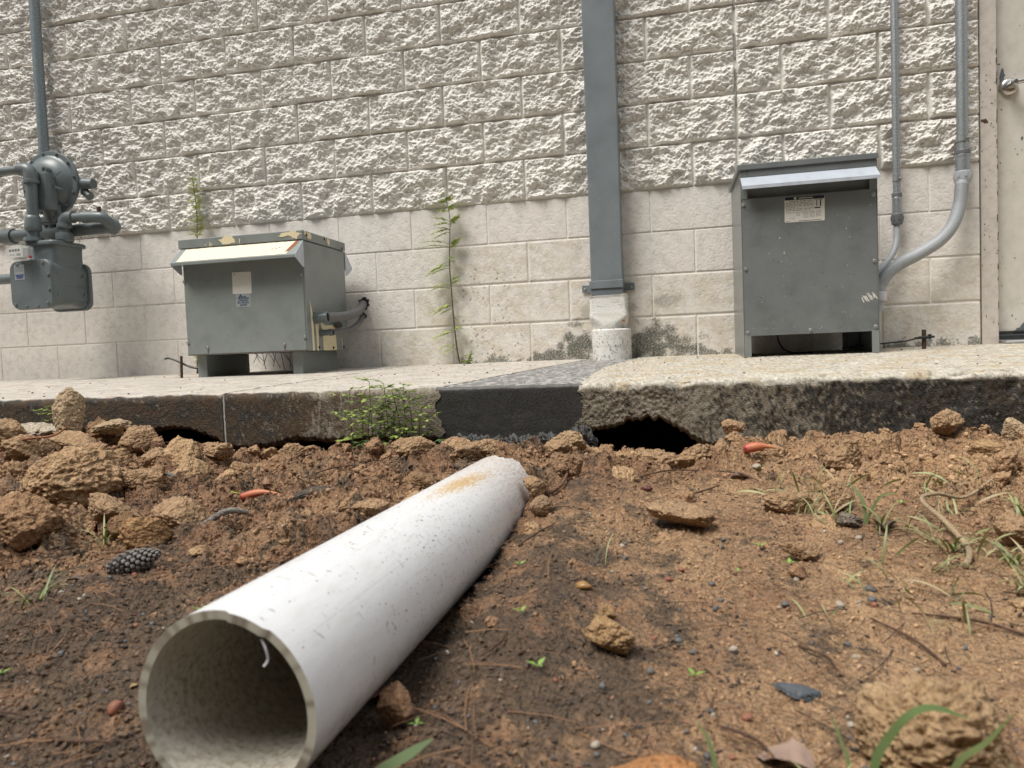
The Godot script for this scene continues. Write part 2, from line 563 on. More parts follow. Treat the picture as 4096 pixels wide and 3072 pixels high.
func build_door() -> void:
	var fr := thing("door_frame", "chipped beige steel door jamb at the end of the block wall", "door frame", Vector3(1.63, 0, 0))
	var g := G.new()
	g.box(Vector3(0.034, 1.1, -0.06), Vector3(0.066, 2.2, 0.11), 0.003)
	part("jamb", g, M.jamb, fr)
	g = G.new()
	g.box(Vector3(0.068 + 0.012, 1.1, -0.09), Vector3(0.022, 2.2, 0.05), 0.002)
	part("stop", g, M.bare_grey, fr)
	# chips and rust spots along the jamb
	g = G.new()
	var chips := [[0.017, 0.985, 0.026, 0.022]]
	for k in 34:
		chips.append([rng.randf_range(0.001, 0.064), rng.randf_range(0.015, 1.3), rng.randf_range(0.002, 0.006), rng.randf_range(0.002, 0.01)])
	for k in 26:
		chips.append([0.0645 + rng.randf_range(-0.001, 0.001), rng.randf_range(0.02, 1.3), 0.003, rng.randf_range(0.006, 0.04)])
	for q in chips:
		blot(g, Vector2(q[0], q[1]), q[2] / 2, q[3] / 2, -0.0048)
	part("paint_chip", g, M.dark_rust, fr)
	var d := thing("steel_door", "beige painted steel exit door with worn bare patches and lever handle", "door", Vector3(1.702, 0.028, -0.055))
	g = G.new()
	g.box(Vector3(0.455, 1.045, -0.022), Vector3(0.9, 2.07, 0.044), 0.003)
	part("leaf", g, M.door, d)
	g = G.new()
	for q in [[0.033, 1.155, 0.013, 0.025], [0.03, 1.098, 0.011, 0.008], [0.022, 1.21, 0.004, 0.004], [0.14, 0.06, 0.045, 0.05], [0.19, 0.035, 0.06, 0.03], [0.105, 0.038, 0.03, 0.018], [0.11, 0.88, 0.004, 0.009], [0.066, 0.105, 0.003, 0.004]]:
		blot(g, Vector2(q[0], q[1]), q[2], q[3], 0.0002)
	for k in 40:
		var s := rng.randf_range(0.0012, 0.003)
		blot(g, Vector2(rng.randf_range(0.01, 0.3), rng.randf_range(0.06, 1.5)), s, s * rng.randf_range(0.7, 1.8), 0.0002)
	part("bare_patch", g, M.bare_grey, d)
	g = G.new()
	g.box(Vector3(0.455, 0.033, 0.006), Vector3(0.9, 0.008, 0.012), 0.001)
	g.tube([Vector3(0.006, 0.012, 0.006), Vector3(0.9, 0.012, 0.006)], 0.013, 12)
	part("bottom_sweep", g, M.black_rubber, d)
	g = G.new()
	g.lathe([Vector2(0, 0.02), Vector2(0.024, 0.02), Vector2(0.034, 0.014), Vector2(0.039, 0.004), Vector2(0.039, 0.0)], along_z(Vector3(0.058, 1.107, 0.0)), 32, true)
	var h := part("handle_rose", g, M.steel, d)
	g = G.new()
	g.lathe([Vector2(0, 0.075), Vector2(0.009, 0.075), Vector2(0.013, 0.07), Vector2(0.013, 0.02)], along_z(Vector3(0.058, 1.107, 0.0)), 24)
	g.tube(curve([Vector3(0.058, 1.107, 0.062), Vector3(0.09, 1.109, 0.066), Vector3(0.13, 1.108, 0.063), Vector3(0.17, 1.106, 0.06)]), 0.0105, 14)
	part("lever", g, M.steel, h)
	g = G.new()
	g.box(Vector3(0.455, -0.012, 0.02), Vector3(0.9, 0.012, 0.16), 0.003)
	part("threshold", g, M.alu, d)

# an irregular flat patch 0.4 mm thick facing z, for chips and splashes of paint
func blot(g: G, at: Vector2, rx: float, ry: float, z: float, turn := Basis.IDENTITY, origin := Vector3.ZERO) -> void:
	var o := PackedVector2Array()
	var m := 9 if maxf(rx, ry) < 0.008 else 22
	var a := rng.randf() * 9.0
	for k in m:
		var w := TAU * k / m
		var r := 1.0 + 0.35 * sin(2.0 * w + a) * rng.randf() + rng.randf_range(-0.3, 0.2)
		o.append(at + Vector2(cos(w) * rx, sin(w) * ry) * r)
	if Geometry2D.triangulate_polygon(o).is_empty():
		return
	z += 0.00004 * (g.v.size() % 23) + 0.00001
	g.prism(o, 0.0006, Transform3D(turn, origin) * Transform3D(Basis.IDENTITY, Vector3(0, 0, z)))

# ---------------------------------------------------------------- slab and patch
func slab_y(z: float) -> float:
	return 0.01 - 0.025 * z

func patch_left(z: float) -> float:
	return lerpf(-0.12, -0.375, clampf(z / EDGE, 0, 1)) + 0.012 * n_a.get_noise_2d(z * 22.0, 7.0)

func patch_right(z: float) -> float:
	var t := clampf(z / EDGE, 0, 1)
	return lerpf(0.13, 0.028, smoothstep(0.0, 0.6, t)) + 0.012 * n_a.get_noise_2d(z * 22.0, 31.0)

func slab_bottom(x: float) -> float:
	# ragged underside of the slab where soil has washed out
	var stops := [[-2.4, -0.15], [-1.6, -0.15], [-1.36, -0.145], [-1.28, -0.138], [-1.2, -0.142], [-1.12, -0.168], [-1.05, -0.21], [-0.9, -0.2], [-0.84, -0.178], [-0.7, -0.188], [-0.55, -0.18], [-0.42, -0.186], [-0.37, -0.19], [0.0, -0.168], [0.07, -0.166], [0.115, -0.155], [0.16, -0.14], [0.21, -0.134], [0.25, -0.138], [0.29, -0.158], [0.315, -0.182], [0.36, -0.215], [0.6, -0.24], [0.95, -0.21], [1.3, -0.175], [3.0, -0.2]]
	var y := -0.2
	for k in stops.size() - 1:
		if x >= stops[k][0] and x <= stops[k + 1][0]:
			y = lerpf(stops[k][1], stops[k + 1][1], (x - stops[k][0]) / (stops[k + 1][0] - stops[k][0]))
	return y + 0.006 * n_b.get_noise_2d(x * 34.0, 3.0) + 0.004 * n_b.get_noise_2d(x * 110.0, 8.0)

func face_colour(x: float, y: float, down: float) -> Color:
	# concrete stained by soil, black growth and lime: patches with their own grain
	var g1 := n_b.get_noise_2d(x * 26.0, y * 26.0)
	var g2 := n_b.get_noise_2d(x * 130.0, y * 130.0 + 5.0)
	var g3 := n_a.get_noise_2d(x * 9.0, y * 14.0 + 2.0)
	var drip := n_a.get_noise_2d(x * 60.0, y * 5.0 + 40.0)
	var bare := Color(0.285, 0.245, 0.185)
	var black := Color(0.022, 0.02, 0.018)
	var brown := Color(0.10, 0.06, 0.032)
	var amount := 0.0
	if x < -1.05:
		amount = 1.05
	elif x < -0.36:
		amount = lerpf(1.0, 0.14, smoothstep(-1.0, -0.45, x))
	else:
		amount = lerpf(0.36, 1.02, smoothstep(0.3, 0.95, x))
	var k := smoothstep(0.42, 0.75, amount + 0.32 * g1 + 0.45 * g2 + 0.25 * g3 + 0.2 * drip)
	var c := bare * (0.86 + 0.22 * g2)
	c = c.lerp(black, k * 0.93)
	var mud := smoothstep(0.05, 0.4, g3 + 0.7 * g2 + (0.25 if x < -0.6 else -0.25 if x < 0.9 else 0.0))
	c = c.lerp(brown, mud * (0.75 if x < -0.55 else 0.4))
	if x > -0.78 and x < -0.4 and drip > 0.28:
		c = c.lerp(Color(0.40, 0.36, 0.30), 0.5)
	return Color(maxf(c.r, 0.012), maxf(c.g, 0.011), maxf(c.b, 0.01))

func top_colour(x: float, z: float) -> Color:
	var g1 := n_b.get_noise_2d(x * 5.0, z * 9.0)
	var g2 := n_b.get_noise_2d(x * 70.0, z * 70.0)
	var c := Color(0.58, 0.53, 0.465) * (0.95 + 0.18 * g1)
	if x > 0.0:
		c = Color(0.60, 0.55, 0.46) * (0.9 + 0.35 * g2)
		c = c.lerp(Color(0.46, 0.33, 0.17), 0.6 * smoothstep(0.22, 0.5, g1 + 0.3 * g2))
	else:
		c = c.lerp(Color(0.42, 0.22, 0.10), 0.55 * smoothstep(0.34, 0.6, n_a.get_noise_2d(x * 6.0, z * 60.0) + 0.25 * g2))
	c = c.lerp(Color(0.12, 0.11, 0.10), 0.6 * smoothstep(0.52, 0.75, n_b.get_noise_2d(x * 33.0 + 4.0, z * 80.0)))
	c.a = 1.0
	return c

func slab_section(xa: float, xb: float, step: float, rough: float, left_ragged: bool, right_ragged: bool, parent: Node) -> void:
	var nx := int(ceil((xb - xa) / step))
	var prof := []       # [kind, t]
	for k in 34: prof.append([0, lerpf(-0.04, 1.0, k / 33.0)])
	for k in 34: prof.append([0, lerpf(1.01, EDGE - 0.022, k / 33.0)])
	for k in range(1, 6): prof.append([1, k / 6.0])
	for k in 30: prof.append([2, k / 29.0])
	for k in range(1, 8): prof.append([3, k / 7.0])
	var pts := PackedVector3Array()
	var cols := PackedColorArray()
	for q in prof:
		for i in nx + 1:
			var x := xa + (xb - xa) * i / nx
			var zt: float = q[1] if q[0] == 0 else EDGE
			if left_ragged:
				var s := clampf(1.0 - (x - xa) / 0.16, 0, 1)
				x += s * (patch_right(zt) - xa if q[0] == 0 else 0.0)
				if q[0] == 2:
					x += s * (0.014 * n_a.get_noise_2d(q[1] * 4.0, 5.0) + 0.012 * sin(q[1] * 5.0))
			if right_ragged:
				var s2 := clampf(1.0 - (xb - x) / 0.16, 0, 1)
				x += s2 * (patch_left(zt) - xb if q[0] == 0 else 0.0)
				if q[0] == 2:
					x += s2 * (0.012 * n_a.get_noise_2d(q[1] * 4.0, 55.0) - 0.008 * sin(q[1] * 6.0))
			var chip := maxf(0.0, n_a.get_noise_2d(x * 7.0, 9.0 + q[1] * 0.3) + 0.35 * n_a.get_noise_2d(x * 24.0, 2.0 + q[1]) + 0.12) * rough * 0.7
			var p := Vector3(x, 0, 0)
			match int(q[0]):
				0:
					p.z = q[1]
					p.y = slab_y(p.z) + (0.0006 + 0.002 * rough) * n_b.get_noise_2d(x * 90.0, p.z * 90.0)
					p.y -= 0.03 * chip * smoothstep(EDGE - 0.09, EDGE - 0.02, p.z)
				1:
					var a: float = q[1] * PI / 2
					p.z = EDGE - 0.022 + 0.022 * sin(a)
					p.y = slab_y(EDGE - 0.022) - 0.022 * (1 - cos(a)) - 0.03 * chip * (1.0 - 0.6 * q[1])
					p.z -= 0.02 * chip
				2:
					var top := slab_y(EDGE) - 0.022
					p.y = lerpf(top - 0.012 * chip, slab_bottom(x), q[1])
					p.z = EDGE - 0.02 * chip * (1.0 - q[1]) + (0.0006 + 0.0022 * rough) * n_b.get_noise_2d(x * 60.0, p.y * 60.0) + 0.004 * rough * n_a.get_noise_2d(x * 12.0, p.y * 12.0)
					p.z -= 0.02 * smoothstep(0.9, 1.0, q[1])
				3:
					p.z = EDGE - 0.02 - 1.0 * q[1]
					p.y = slab_bottom(x) + 0.01 * n_a.get_noise_2d(x * 14.0, p.z * 14.0) - 0.004
			pts.append(p)
			cols.append(top_colour(x, p.z) if q[0] == 0 else top_colour(x, p.z).lerp(face_colour(x, p.y, 0), smoothstep(0.3, 0.6, q[1] + 0.25 * n_a.get_noise_2d(x * 14.0, 4.0) + (-0.35 * rough if rough > 0.5 else 0.15))) if q[0] == 1 else face_colour(x, p.y, q[1]))
	var g := G.new()
	g.net(pts, cols, nx + 1, prof.size(), Vector3(0, 1, 0))
	# the ends
	g.col = Color(0.20, 0.18, 0.15)
	for e in 2:
		var i := 0 if e == 0 else nx
		var ring := []
		for k in prof.size(): ring.append(pts[k * (nx + 1) + i])
		var mid := Vector3(ring[0].x, -0.1, 0.9)
		for k in ring.size() - 1:
			g.tri(ring[k], ring[k + 1], mid, Vector3(-1 if e == 0 else 1, 0, 0))
	part("slab_section", g, M.concrete, parent)

func build_slab() -> void:
	var s := setting("walkway_slab")
	tag(s, "stained concrete walkway slab along the foot of the wall", "", "", "structure")
	slab_section(-5.3, -2.402, 0.03, 0.25, false, false, s)
	slab_section(-2.4, -1.076, 0.005, 0.2, false, false, s)
	slab_section(-1.064, -0.375, 0.0045, 0.25, false, true, s)
	slab_section(0.028, 1.75, 0.0045, 1.0, true, false, s)
	slab_section(1.752, 4.6, 0.03, 1.0, false, false, s)
	var g := G.new()
	var line := PackedVector2Array()
	for k in 21: line.append(Vector2(0.0025 + 0.0015 * n_b.get_noise_1d(k * 37.0), -0.035 - 0.19 * k / 20.0))
	for k in 21: line.append(Vector2(-0.0025 + 0.0015 * n_b.get_noise_1d(k * 37.0 + 500), -0.225 + 0.19 * k / 20.0))
	g.prism(line, 0.012, Transform3D(Basis.IDENTITY, Vector3(-1.07, 0, EDGE - 0.0135)))
	g.box(Vector3(-1.07, -0.0275, 0.78), Vector3(0.006, 0.03, 1.55), 0.0, Basis(Vector3(1, 0, 0), 0.025))
	part("joint_filler", g, M.filler, s)

func build_patch() -> void:
	var t := thing("cement_patch", "dark damp cement patch filling a gap in the slab edge", "cement patch")
	var w := 56
	var prof := []
	for k in 60: prof.append([0, lerpf(-0.01, EDGE - 0.014, k / 59.0)])
	for k in range(1, 5): prof.append([1, k / 5.0])
	for k in 24: prof.append([2, k / 23.0])
	var pts := PackedVector3Array()
	var cols := PackedColorArray()
	for q in prof:
		for i in w + 1:
			var zt: float = q[1] if q[0] == 0 else EDGE
			var x := lerpf(patch_left(zt) - 0.012, patch_right(zt) + 0.014, float(i) / w)
			var p := Vector3(x, 0, 0)
			var g1 := n_b.get_noise_2d(x * 30.0, zt * 30.0)
			match int(q[0]):
				0:
					p.z = q[1]
					p.y = slab_y(p.z) - 0.0022 + 0.0018 * n_b.get_noise_2d(x * 26.0, p.z * 40.0) + 0.001 * n_b.get_noise_2d(x * 90.0, p.z * 90.0)
					var c := Color(0.20, 0.195, 0.185).lerp(Color(0.42, 0.41, 0.39), smoothstep(-0.1, 0.35, g1 + 0.5 * n_a.get_noise_2d(x * 12.0, p.z * 30.0)))
					cols.append(c)
				1:
					var a: float = q[1] * PI / 2
					p.z = EDGE - 0.014 + 0.009 * sin(a)
					p.y = slab_y(EDGE) - 0.002 - 0.009 * (1 - cos(a)) + 0.0015 * g1
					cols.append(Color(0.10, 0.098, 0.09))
				2:
					p.y = lerpf(slab_y(EDGE) - 0.012, -0.2, q[1])
					p.z = EDGE - 0.004 + 0.0012 * n_a.get_noise_2d(x * 8.0, p.y * 10.0)
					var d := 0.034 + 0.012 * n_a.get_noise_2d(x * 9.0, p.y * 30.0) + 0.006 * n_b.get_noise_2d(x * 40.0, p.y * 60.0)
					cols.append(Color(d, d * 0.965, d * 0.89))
			pts.append(p)
	var g := G.new()
	g.net(pts, cols, w + 1, prof.size(), Vector3(0, 1, 0))
	part("trowelled_face", g, M.wet_cement, t)
	# the squeezed-out toe
	var pts2 := PackedVector3Array()
	var cols2 := PackedColorArray()
	var m := 26
	var lumps := noise(77, 24.0, FastNoiseLite.TYPE_SIMPLEX_SMOOTH, 3)
	for j in m + 1:
		for i in 111:
			var x := lerpf(-0.40, 0.075, i / 110.0)
			var a := PI * 0.62 * j / m
			var r := 0.03 + 0.016 * lumps.get_noise_1d(x) + 0.01 * n_b.get_noise_2d(x * 60.0, a * 4.0)
			r += 0.02 * smoothstep(-0.1, 0.04, x) * (0.6 + n_b.get_noise_2d(x * 40.0, a * 3.0 + 9.0))
			r *= smoothstep(-0.41, -0.33, x) * smoothstep(0.085, 0.05, x) + 0.15
			pts2.append(Vector3(x, -0.206 + r * cos(a) * 0.9, EDGE - 0.012 + r * sin(a) * 1.25))
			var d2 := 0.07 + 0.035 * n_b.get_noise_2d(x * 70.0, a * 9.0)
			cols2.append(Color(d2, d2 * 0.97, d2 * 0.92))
	g = G.new()
	g.net(pts2, cols2, 111, m + 1, Vector3(0, 1, 0))
	part("toe", g, M.wet_cement, t)

# ---------------------------------------------------------------- soil
func base_height(x: float, z: float) -> float:
	var zs := [-1.0, 0.68, 0.85, 1.36, 1.52, 1.68, 2.1, 2.6, 3.0, 3.4, 99.0]
	var hs := [-0.06, -0.06, -0.26, -0.32, -0.26, -0.209, -0.228, -0.266, -0.306, -0.32, -0.33]
	var y := -0.32
	for k in zs.size() - 1:
		if z >= zs[k] and z < zs[k + 1]:
			y = lerpf(hs[k], hs[k + 1], (z - zs[k]) / (zs[k + 1] - zs[k]))
	return y

func clumpy(x: float, z: float) -> float:
	var c := smoothstep(2.75, 2.15, z)
	c = maxf(c, smoothstep(-0.5, -0.9, x) * smoothstep(3.0, 2.5, z))
	c = maxf(c, 0.75 * smoothstep(0.3, 0.12, absf(x + 0.28)) * smoothstep(2.8, 2.5, z))
	c = maxf(c, 0.32 * smoothstep(0.2, 0.0, x))
	var sandy := smoothstep(0.45, 0.2, Vector2((x - 0.35) / 1.3, (z - 2.32)).length())
	return lerpf(c, 0.1, 0.8 * sandy)

func pipe_axis_y(z: float) -> float:
	return -0.2257 + 0.0135 * (z - 3.05)

func pipe_axis_x(z: float) -> float:
	return -0.0993 - 0.0122 * (z - 3.05)

func ground_y(x: float, z: float) -> float:
	var y := base_height(x, z)
	var front := smoothstep(1.5, 1.68, z)
	y += front * (0.05 * smoothstep(-0.95, -1.7, x) * smoothstep(2.4, 1.8, z) + 0.03 * smoothstep(0.3, 0.7, x) * smoothstep(2.0, 1.65, z))
	y -= 0.02 * exp(-pow((x + 0.72) / 0.16, 2) - pow((z - 1.62) / 0.1, 2)) + 0.03 * exp(-pow((x - 0.2) / 0.12, 2) - pow((z - 1.6) / 0.12, 2))
	y -= 0.014 * smoothstep(0.3, 0.15, absf(x + 0.15)) * smoothstep(1.8, 1.7, z)
	y += 0.062 * exp(-pow((x + 0.13) / 0.2, 2) - pow((z - 1.95) / 0.10, 2))
	y += 0.035 * exp(-pow((x - 0.12) / 0.09, 2) - pow((z - 2.16) / 0.22, 2))
	y += 0.024 * exp(-pow((x - 0.11) / 0.07, 2) - pow((z - 2.68) / 0.24, 2))
	y += 0.022 * exp(-pow((x + 0.33) / 0.1, 2) - pow((z - 2.3) / 0.25, 2))
	var c := clumpy(x, z)
	y += 0.014 * n_a.get_noise_2d(x * 3.0, z * 3.0) * (0.4 + c)
	y += (0.004 + 0.016 * c) * n_a.get_noise_2d(x * 9.0 + 5.0, z * 9.0)
	var wx := x + 0.02 * n_a.get_noise_2d(x * 22.0, z * 22.0)
	var wz := z + 0.02 * n_a.get_noise_2d(x * 22.0 + 70.0, z * 22.0)
	var cell := n_cell.get_noise_2d(wx * 15.0, wz * 15.0)
	y += c * 0.05 * maxf(0.0, -cell - 0.45) * clampf(0.45 + 1.2 * n_a.get_noise_2d(x * 5.0, z * 5.0), 0.0, 1.0)
	var jag := smoothstep(0.25, 0.75, c)
	var v1 := n_val.get_noise_2d(wx * 11.0, wz * 13.0)
	var v2 := n_val.get_noise_2d(wx * 27.0 + 40.0, wz * 31.0)
	y += jag * (0.026 * v1 + 0.017 * v2) * (0.6 + 0.8 * n_a.get_noise_2d(x * 4.0 + 31.0, z * 4.0))
	y -= jag * 0.011 * smoothstep(0.22, 0.0, n_gap.get_noise_2d(wx * 27.0 + 40.0, wz * 31.0) + 1.0)
	y += c * 0.012 * (0.35 - absf(n_a.get_noise_2d(x * 20.0 + 9.0, z * 20.0)))
	y += (0.0018 + 0.006 * c) * n_b.get_noise_2d(x * 40.0, z * 40.0)
	y += (0.0010 + 0.0016 * c) * n_b.get_noise_2d(x * 150.0, z * 150.0)
	if z > 2.085 and z < 3.06:
		var dx := absf(x - pipe_axis_x(z))
		if dx < PIPE_R + 0.002:
			y = minf(y, pipe_axis_y(z) - PIPE_R - 0.004)
		else:
			y -= 0.016 * smoothstep(0.15, 0.09, dx) * smoothstep(2.2, 2.5, z)
	return y

func soil_colour(x: float, z: float, y: float) -> Color:
	var a := n_a.get_noise_2d(x * 2.2 + 11.0, z * 2.2)
	var b := n_b.get_noise_2d(x * 9.0, z * 9.0 + 30.0)
	var d := n_b.get_noise_2d(x * 37.0, z * 37.0 + 60.0)
	var c := Color(0.335, 0.195, 0.112)
	c = c.lerp(Color(0.57, 0.37, 0.212), clampf(0.2 + 0.55 * smoothstep(0.0, 0.45, x) - 0.1 * smoothstep(2.2, 1.8, z) + 0.9 * a + 0.4 * b, 0, 1))
	# damp, dark humus-stained ground at the near and pipe side
	var damp := smoothstep(0.05, 0.55, 0.18 + 0.48 * smoothstep(2.45, 2.8, z) * smoothstep(0.5, -0.1, x) + 0.4 * n_a.get_noise_2d(x * 4.0 + 60.0, z * 4.0) + 0.3 * n_b.get_noise_2d(x * 135.0, z * 135.0 + 9.0) + 0.6 * b + 0.12 * d - 0.45 * smoothstep(0.05, 0.5, x) + 0.25 * smoothstep(0.35, 0.1, absf(x)) * smoothstep(2.3, 2.5, z) - 0.15 * clumpy(x, z))
	c = c.lerp(Color(0.125, 0.088, 0.06), 0.88 * damp)
	var humus := smoothstep(0.40, 0.62, 0.6 * d + 0.4 * b + 0.16 * damp + 0.55 * n_b.get_noise_2d(x * 140.0, z * 140.0))
	c = c.lerp(Color(0.05, 0.038, 0.028), 0.35 * humus)
	c = c * 0.9
	c.a = 1.0
	return c

func steps(stops: Array) -> PackedFloat32Array:
	# [value, spacing from here on] ... last value
	var out := PackedFloat32Array()
	for k in stops.size() - 1:
		var n := maxi(1, int(round((stops[k + 1][0] - stops[k][0]) / stops[k][1])))
		for i in n: out.append(lerpf(stops[k][0], stops[k + 1][0], float(i) / n))
	out.append(stops[-1][0])
	return out

func build_ground() -> void:
	var xs := steps([[-40.0, 9.0], [-6.0, 0.6], [-2.6, 0.012], [-1.2, 0.0055], [0.9, 0.0055], [1.35, 0.02], [2.0, 0.5], [6.0, 9.0], [40.0, 1.0]])
	var zs := steps([[0.6, 0.1], [1.4, 0.006], [2.3, 0.0045], [3.08, 0.02], [3.5, 0.3], [6.0, 6.0], [40.0, 1.0]])
	var w := xs.size()
	var h := zs.size()
	var pts := PackedVector3Array()
	var cols := PackedColorArray()
	pts.resize(w * h)
	cols.resize(w * h)
	for j in h:
		var z := zs[j]
		for i in w:
			var x := xs[i]
			var y := ground_y(x, z)
			pts[j * w + i] = Vector3(x, y, z)
			cols[j * w + i] = soil_colour(x, z, y)
	var g := G.new()
	g.net(pts, cols, w, h, Vector3(0, 1, 0))
	var o := part("ground", g, M.soil, self)
	tag(o, "bare orange clay soil in front of the slab", "", "", "structure")

# ---------------------------------------------------------------- clods, pebbles, litter
func ico(sub: int) -> Array:
	if ico_cache.has(sub):
		return ico_cache[sub]
	var f := (1.0 + sqrt(5.0)) / 2.0
	var v := PackedVector3Array([Vector3(-1, f, 0), Vector3(1, f, 0), Vector3(-1, -f, 0), Vector3(1, -f, 0), Vector3(0, -1, f), Vector3(0, 1, f), Vector3(0, -1, -f), Vector3(0, 1, -f), Vector3(f, 0, -1), Vector3(f, 0, 1), Vector3(-f, 0, -1), Vector3(-f, 0, 1)])
	for k in v.size(): v[k] = v[k].normalized()
	var t := PackedInt32Array([0, 11, 5, 0, 5, 1, 0, 1, 7, 0, 7, 10, 0, 10, 11, 1, 5, 9, 5, 11, 4, 11, 10, 2, 10, 7, 6, 7, 1, 8, 3, 9, 4, 3, 4, 2, 3, 2, 6, 3, 6, 8, 3, 8, 9, 4, 9, 5, 2, 4, 11, 6, 2, 10, 8, 6, 7, 9, 8, 1])
	for s in sub:
		var seen := {}
		var t2 := PackedInt32Array()
		for k in range(0, t.size(), 3):
			var m := []
			for e in 3:
				var a := t[k + e]
				var b := t[k + (e + 1) % 3]
				var key := mini(a, b) * 100000 + maxi(a, b)
				if not seen.has(key):
					v.append(((v[a] + v[b]) / 2.0).normalized())
					seen[key] = v.size() - 1
				m.append(seen[key])
			t2.append_array([t[k], m[0], m[2], t[k + 1], m[1], m[0], t[k + 2], m[2], m[1], m[0], m[1], m[2]])
		t = t2
	ico_cache[sub] = [v, t]
	return ico_cache[sub]

# a lump: blocky at first, then broken up by noise
func facets(g: G) -> G:
	var o := G.new()
	for k in range(0, g.ix.size(), 3):
		o.col = g.c[g.ix[k]]
		var a := g.v[g.ix[k]]
		o.tri(a, g.v[g.ix[k + 1]], g.v[g.ix[k + 2]], a)
	return o

func lump(seed_: int, sub: int, size: Vector3, rough: float, a: Color, b: Color, blocky := 0.5, pits := 0.0) -> G:
	var src := ico(sub)
	var dirs: PackedVector3Array = src[0]
	var tri: PackedInt32Array = src[1]
	var low := noise(seed_, 0.9, FastNoiseLite.TYPE_SIMPLEX_SMOOTH, 2)
	var mid := noise(seed_ + 7, 2.6, FastNoiseLite.TYPE_SIMPLEX_SMOOTH, 3, 0.55)
	var cel := noise(seed_ + 11, 1.5, FastNoiseLite.TYPE_CELLULAR, 1)
	var r2 := RandomNumberGenerator.new()
	r2.seed = seed_
	var planes := []
	for k in 9:
		planes.append([Vector3(r2.randf_range(-1, 1), r2.randf_range(-0.8, 1), r2.randf_range(-1, 1)).normalized(), r2.randf_range(0.45, 0.85)])
	var g := G.new()
	var acc := PackedVector3Array()
	acc.resize(dirs.size())
	for d in dirs:
		var r := 1.0 + rough * (0.5 * low.get_noise_3dv(d) + 0.3 * mid.get_noise_3dv(d * 1.2))
		for pl in planes:
			var dot: float = d.dot(pl[0])
			if dot > 0.05:
				r = minf(r, lerpf(r, pl[1] / dot, blocky))
		r *= 1.0 + rough * (0.22 * mid.get_noise_3dv(d * 2.0) + 0.12 * mid.get_noise_3dv(d * 4.5))
		if pits > 0.0:
			r -= pits * smoothstep(-0.55, -0.9, cel.get_noise_3dv(d * 2.6)) + pits * 0.35 * maxf(0.0, mid.get_noise_3dv(d * 2.2))
		g.v.append(d * r * size)
		g.c.append(a.lerp(b, clampf(0.5 + 0.9 * mid.get_noise_3dv(d * 1.1 + Vector3(4, 4, 4)), 0, 1)))
		g.uv.append(Vector2.ZERO)
	for k in range(0, tri.size(), 3):
		var q := (g.v[tri[k + 1]] - g.v[tri[k]]).cross(g.v[tri[k + 2]] - g.v[tri[k]])
		for e in 3: acc[tri[k + e]] += q
	for k in acc.size(): g.n.append(acc[k].normalized())
	for k in range(0, tri.size(), 3): g.t(tri[k], tri[k + 1], tri[k + 2])
	return g

# ---------------------------------------------------------------- things on the wall and slab
# geometry below is written in world metres; wpart() hangs it on a thing that stands at its own base
func wpart(called: String, g: G, m: Material, parent: Node3D) -> MeshInstance3D:
	var o := part(called, g, m, parent)
	if parent.get_parent() == self:
		o.position = -parent.position
	return o

func hex(g: G, at: Vector3, dir: Vector3, r := 0.006, h := 0.005) -> void:
	g.lathe([Vector2(0, h), Vector2(r * 0.8, h), Vector2(r, h * 0.75), Vector2(r, 0)], along_z(at, dir), 6)
	g.lathe([Vector2(r, 0.0012), Vector2(r * 1.5, 0.001), Vector2(r * 1.5, 0)], along_z(at, dir), 14)

func ring_profile(outline: Array, count: int) -> PackedVector2Array:
	return PackedVector2Array(outline)

func rounded_rect(w: float, h: float, r: float, k := 6) -> PackedVector2Array:
	var o := PackedVector2Array()
	for q in 4:
		var cx := (w / 2 - r) * (1 if q in [0, 3] else -1)
		var cy := (h / 2 - r) * (1 if q < 2 else -1)
		for i in k + 1:
			var a := PI / 2 * (q + float(i) / k)
			o.append(Vector2(cx + r * cos(a), cy + r * sin(a)))
	return o

# an outline lofted through scaled copies along z: [[z, scale_x, scale_y, dx, dy], ...]
func loft(g: G, o: PackedVector2Array, secs: Array, xf: Transform3D, caps := true) -> void:
	var m := o.size()
	var pts := PackedVector3Array()
	for s in secs:
		for k in m + 1:
			var q := o[k % m]
			pts.append(xf * Vector3(q.x * s[1] + (s[3] if s.size() > 3 else 0.0), q.y * s[2] + (s[4] if s.size() > 4 else 0.0), s[0]))
	var out := xf.basis * Vector3(o[0].x, o[0].y, 0)
	g.net(pts, PackedColorArray(), m + 1, secs.size(), out)
	if caps:
		for e in 2:
			var s: Array = secs[0] if e == 0 else secs[-1]
			var nor := xf.basis * Vector3(0, 0, -1 if e == 0 else 1)
			var ps := PackedVector2Array()
			for q in o: ps.append(Vector2(q.x * s[1] + (s[3] if s.size() > 3 else 0.0), q.y * s[2] + (s[4] if s.size() > 4 else 0.0)))
			var first := g.v.size()
			for q in ps: g.p(xf * Vector3(q.x, q.y, s[0]), nor)
			var tr := Geometry2D.triangulate_polygon(ps)
			for k in range(0, tr.size(), 3): g.t(first + tr[k], first + tr[k + 1], first + tr[k + 2])

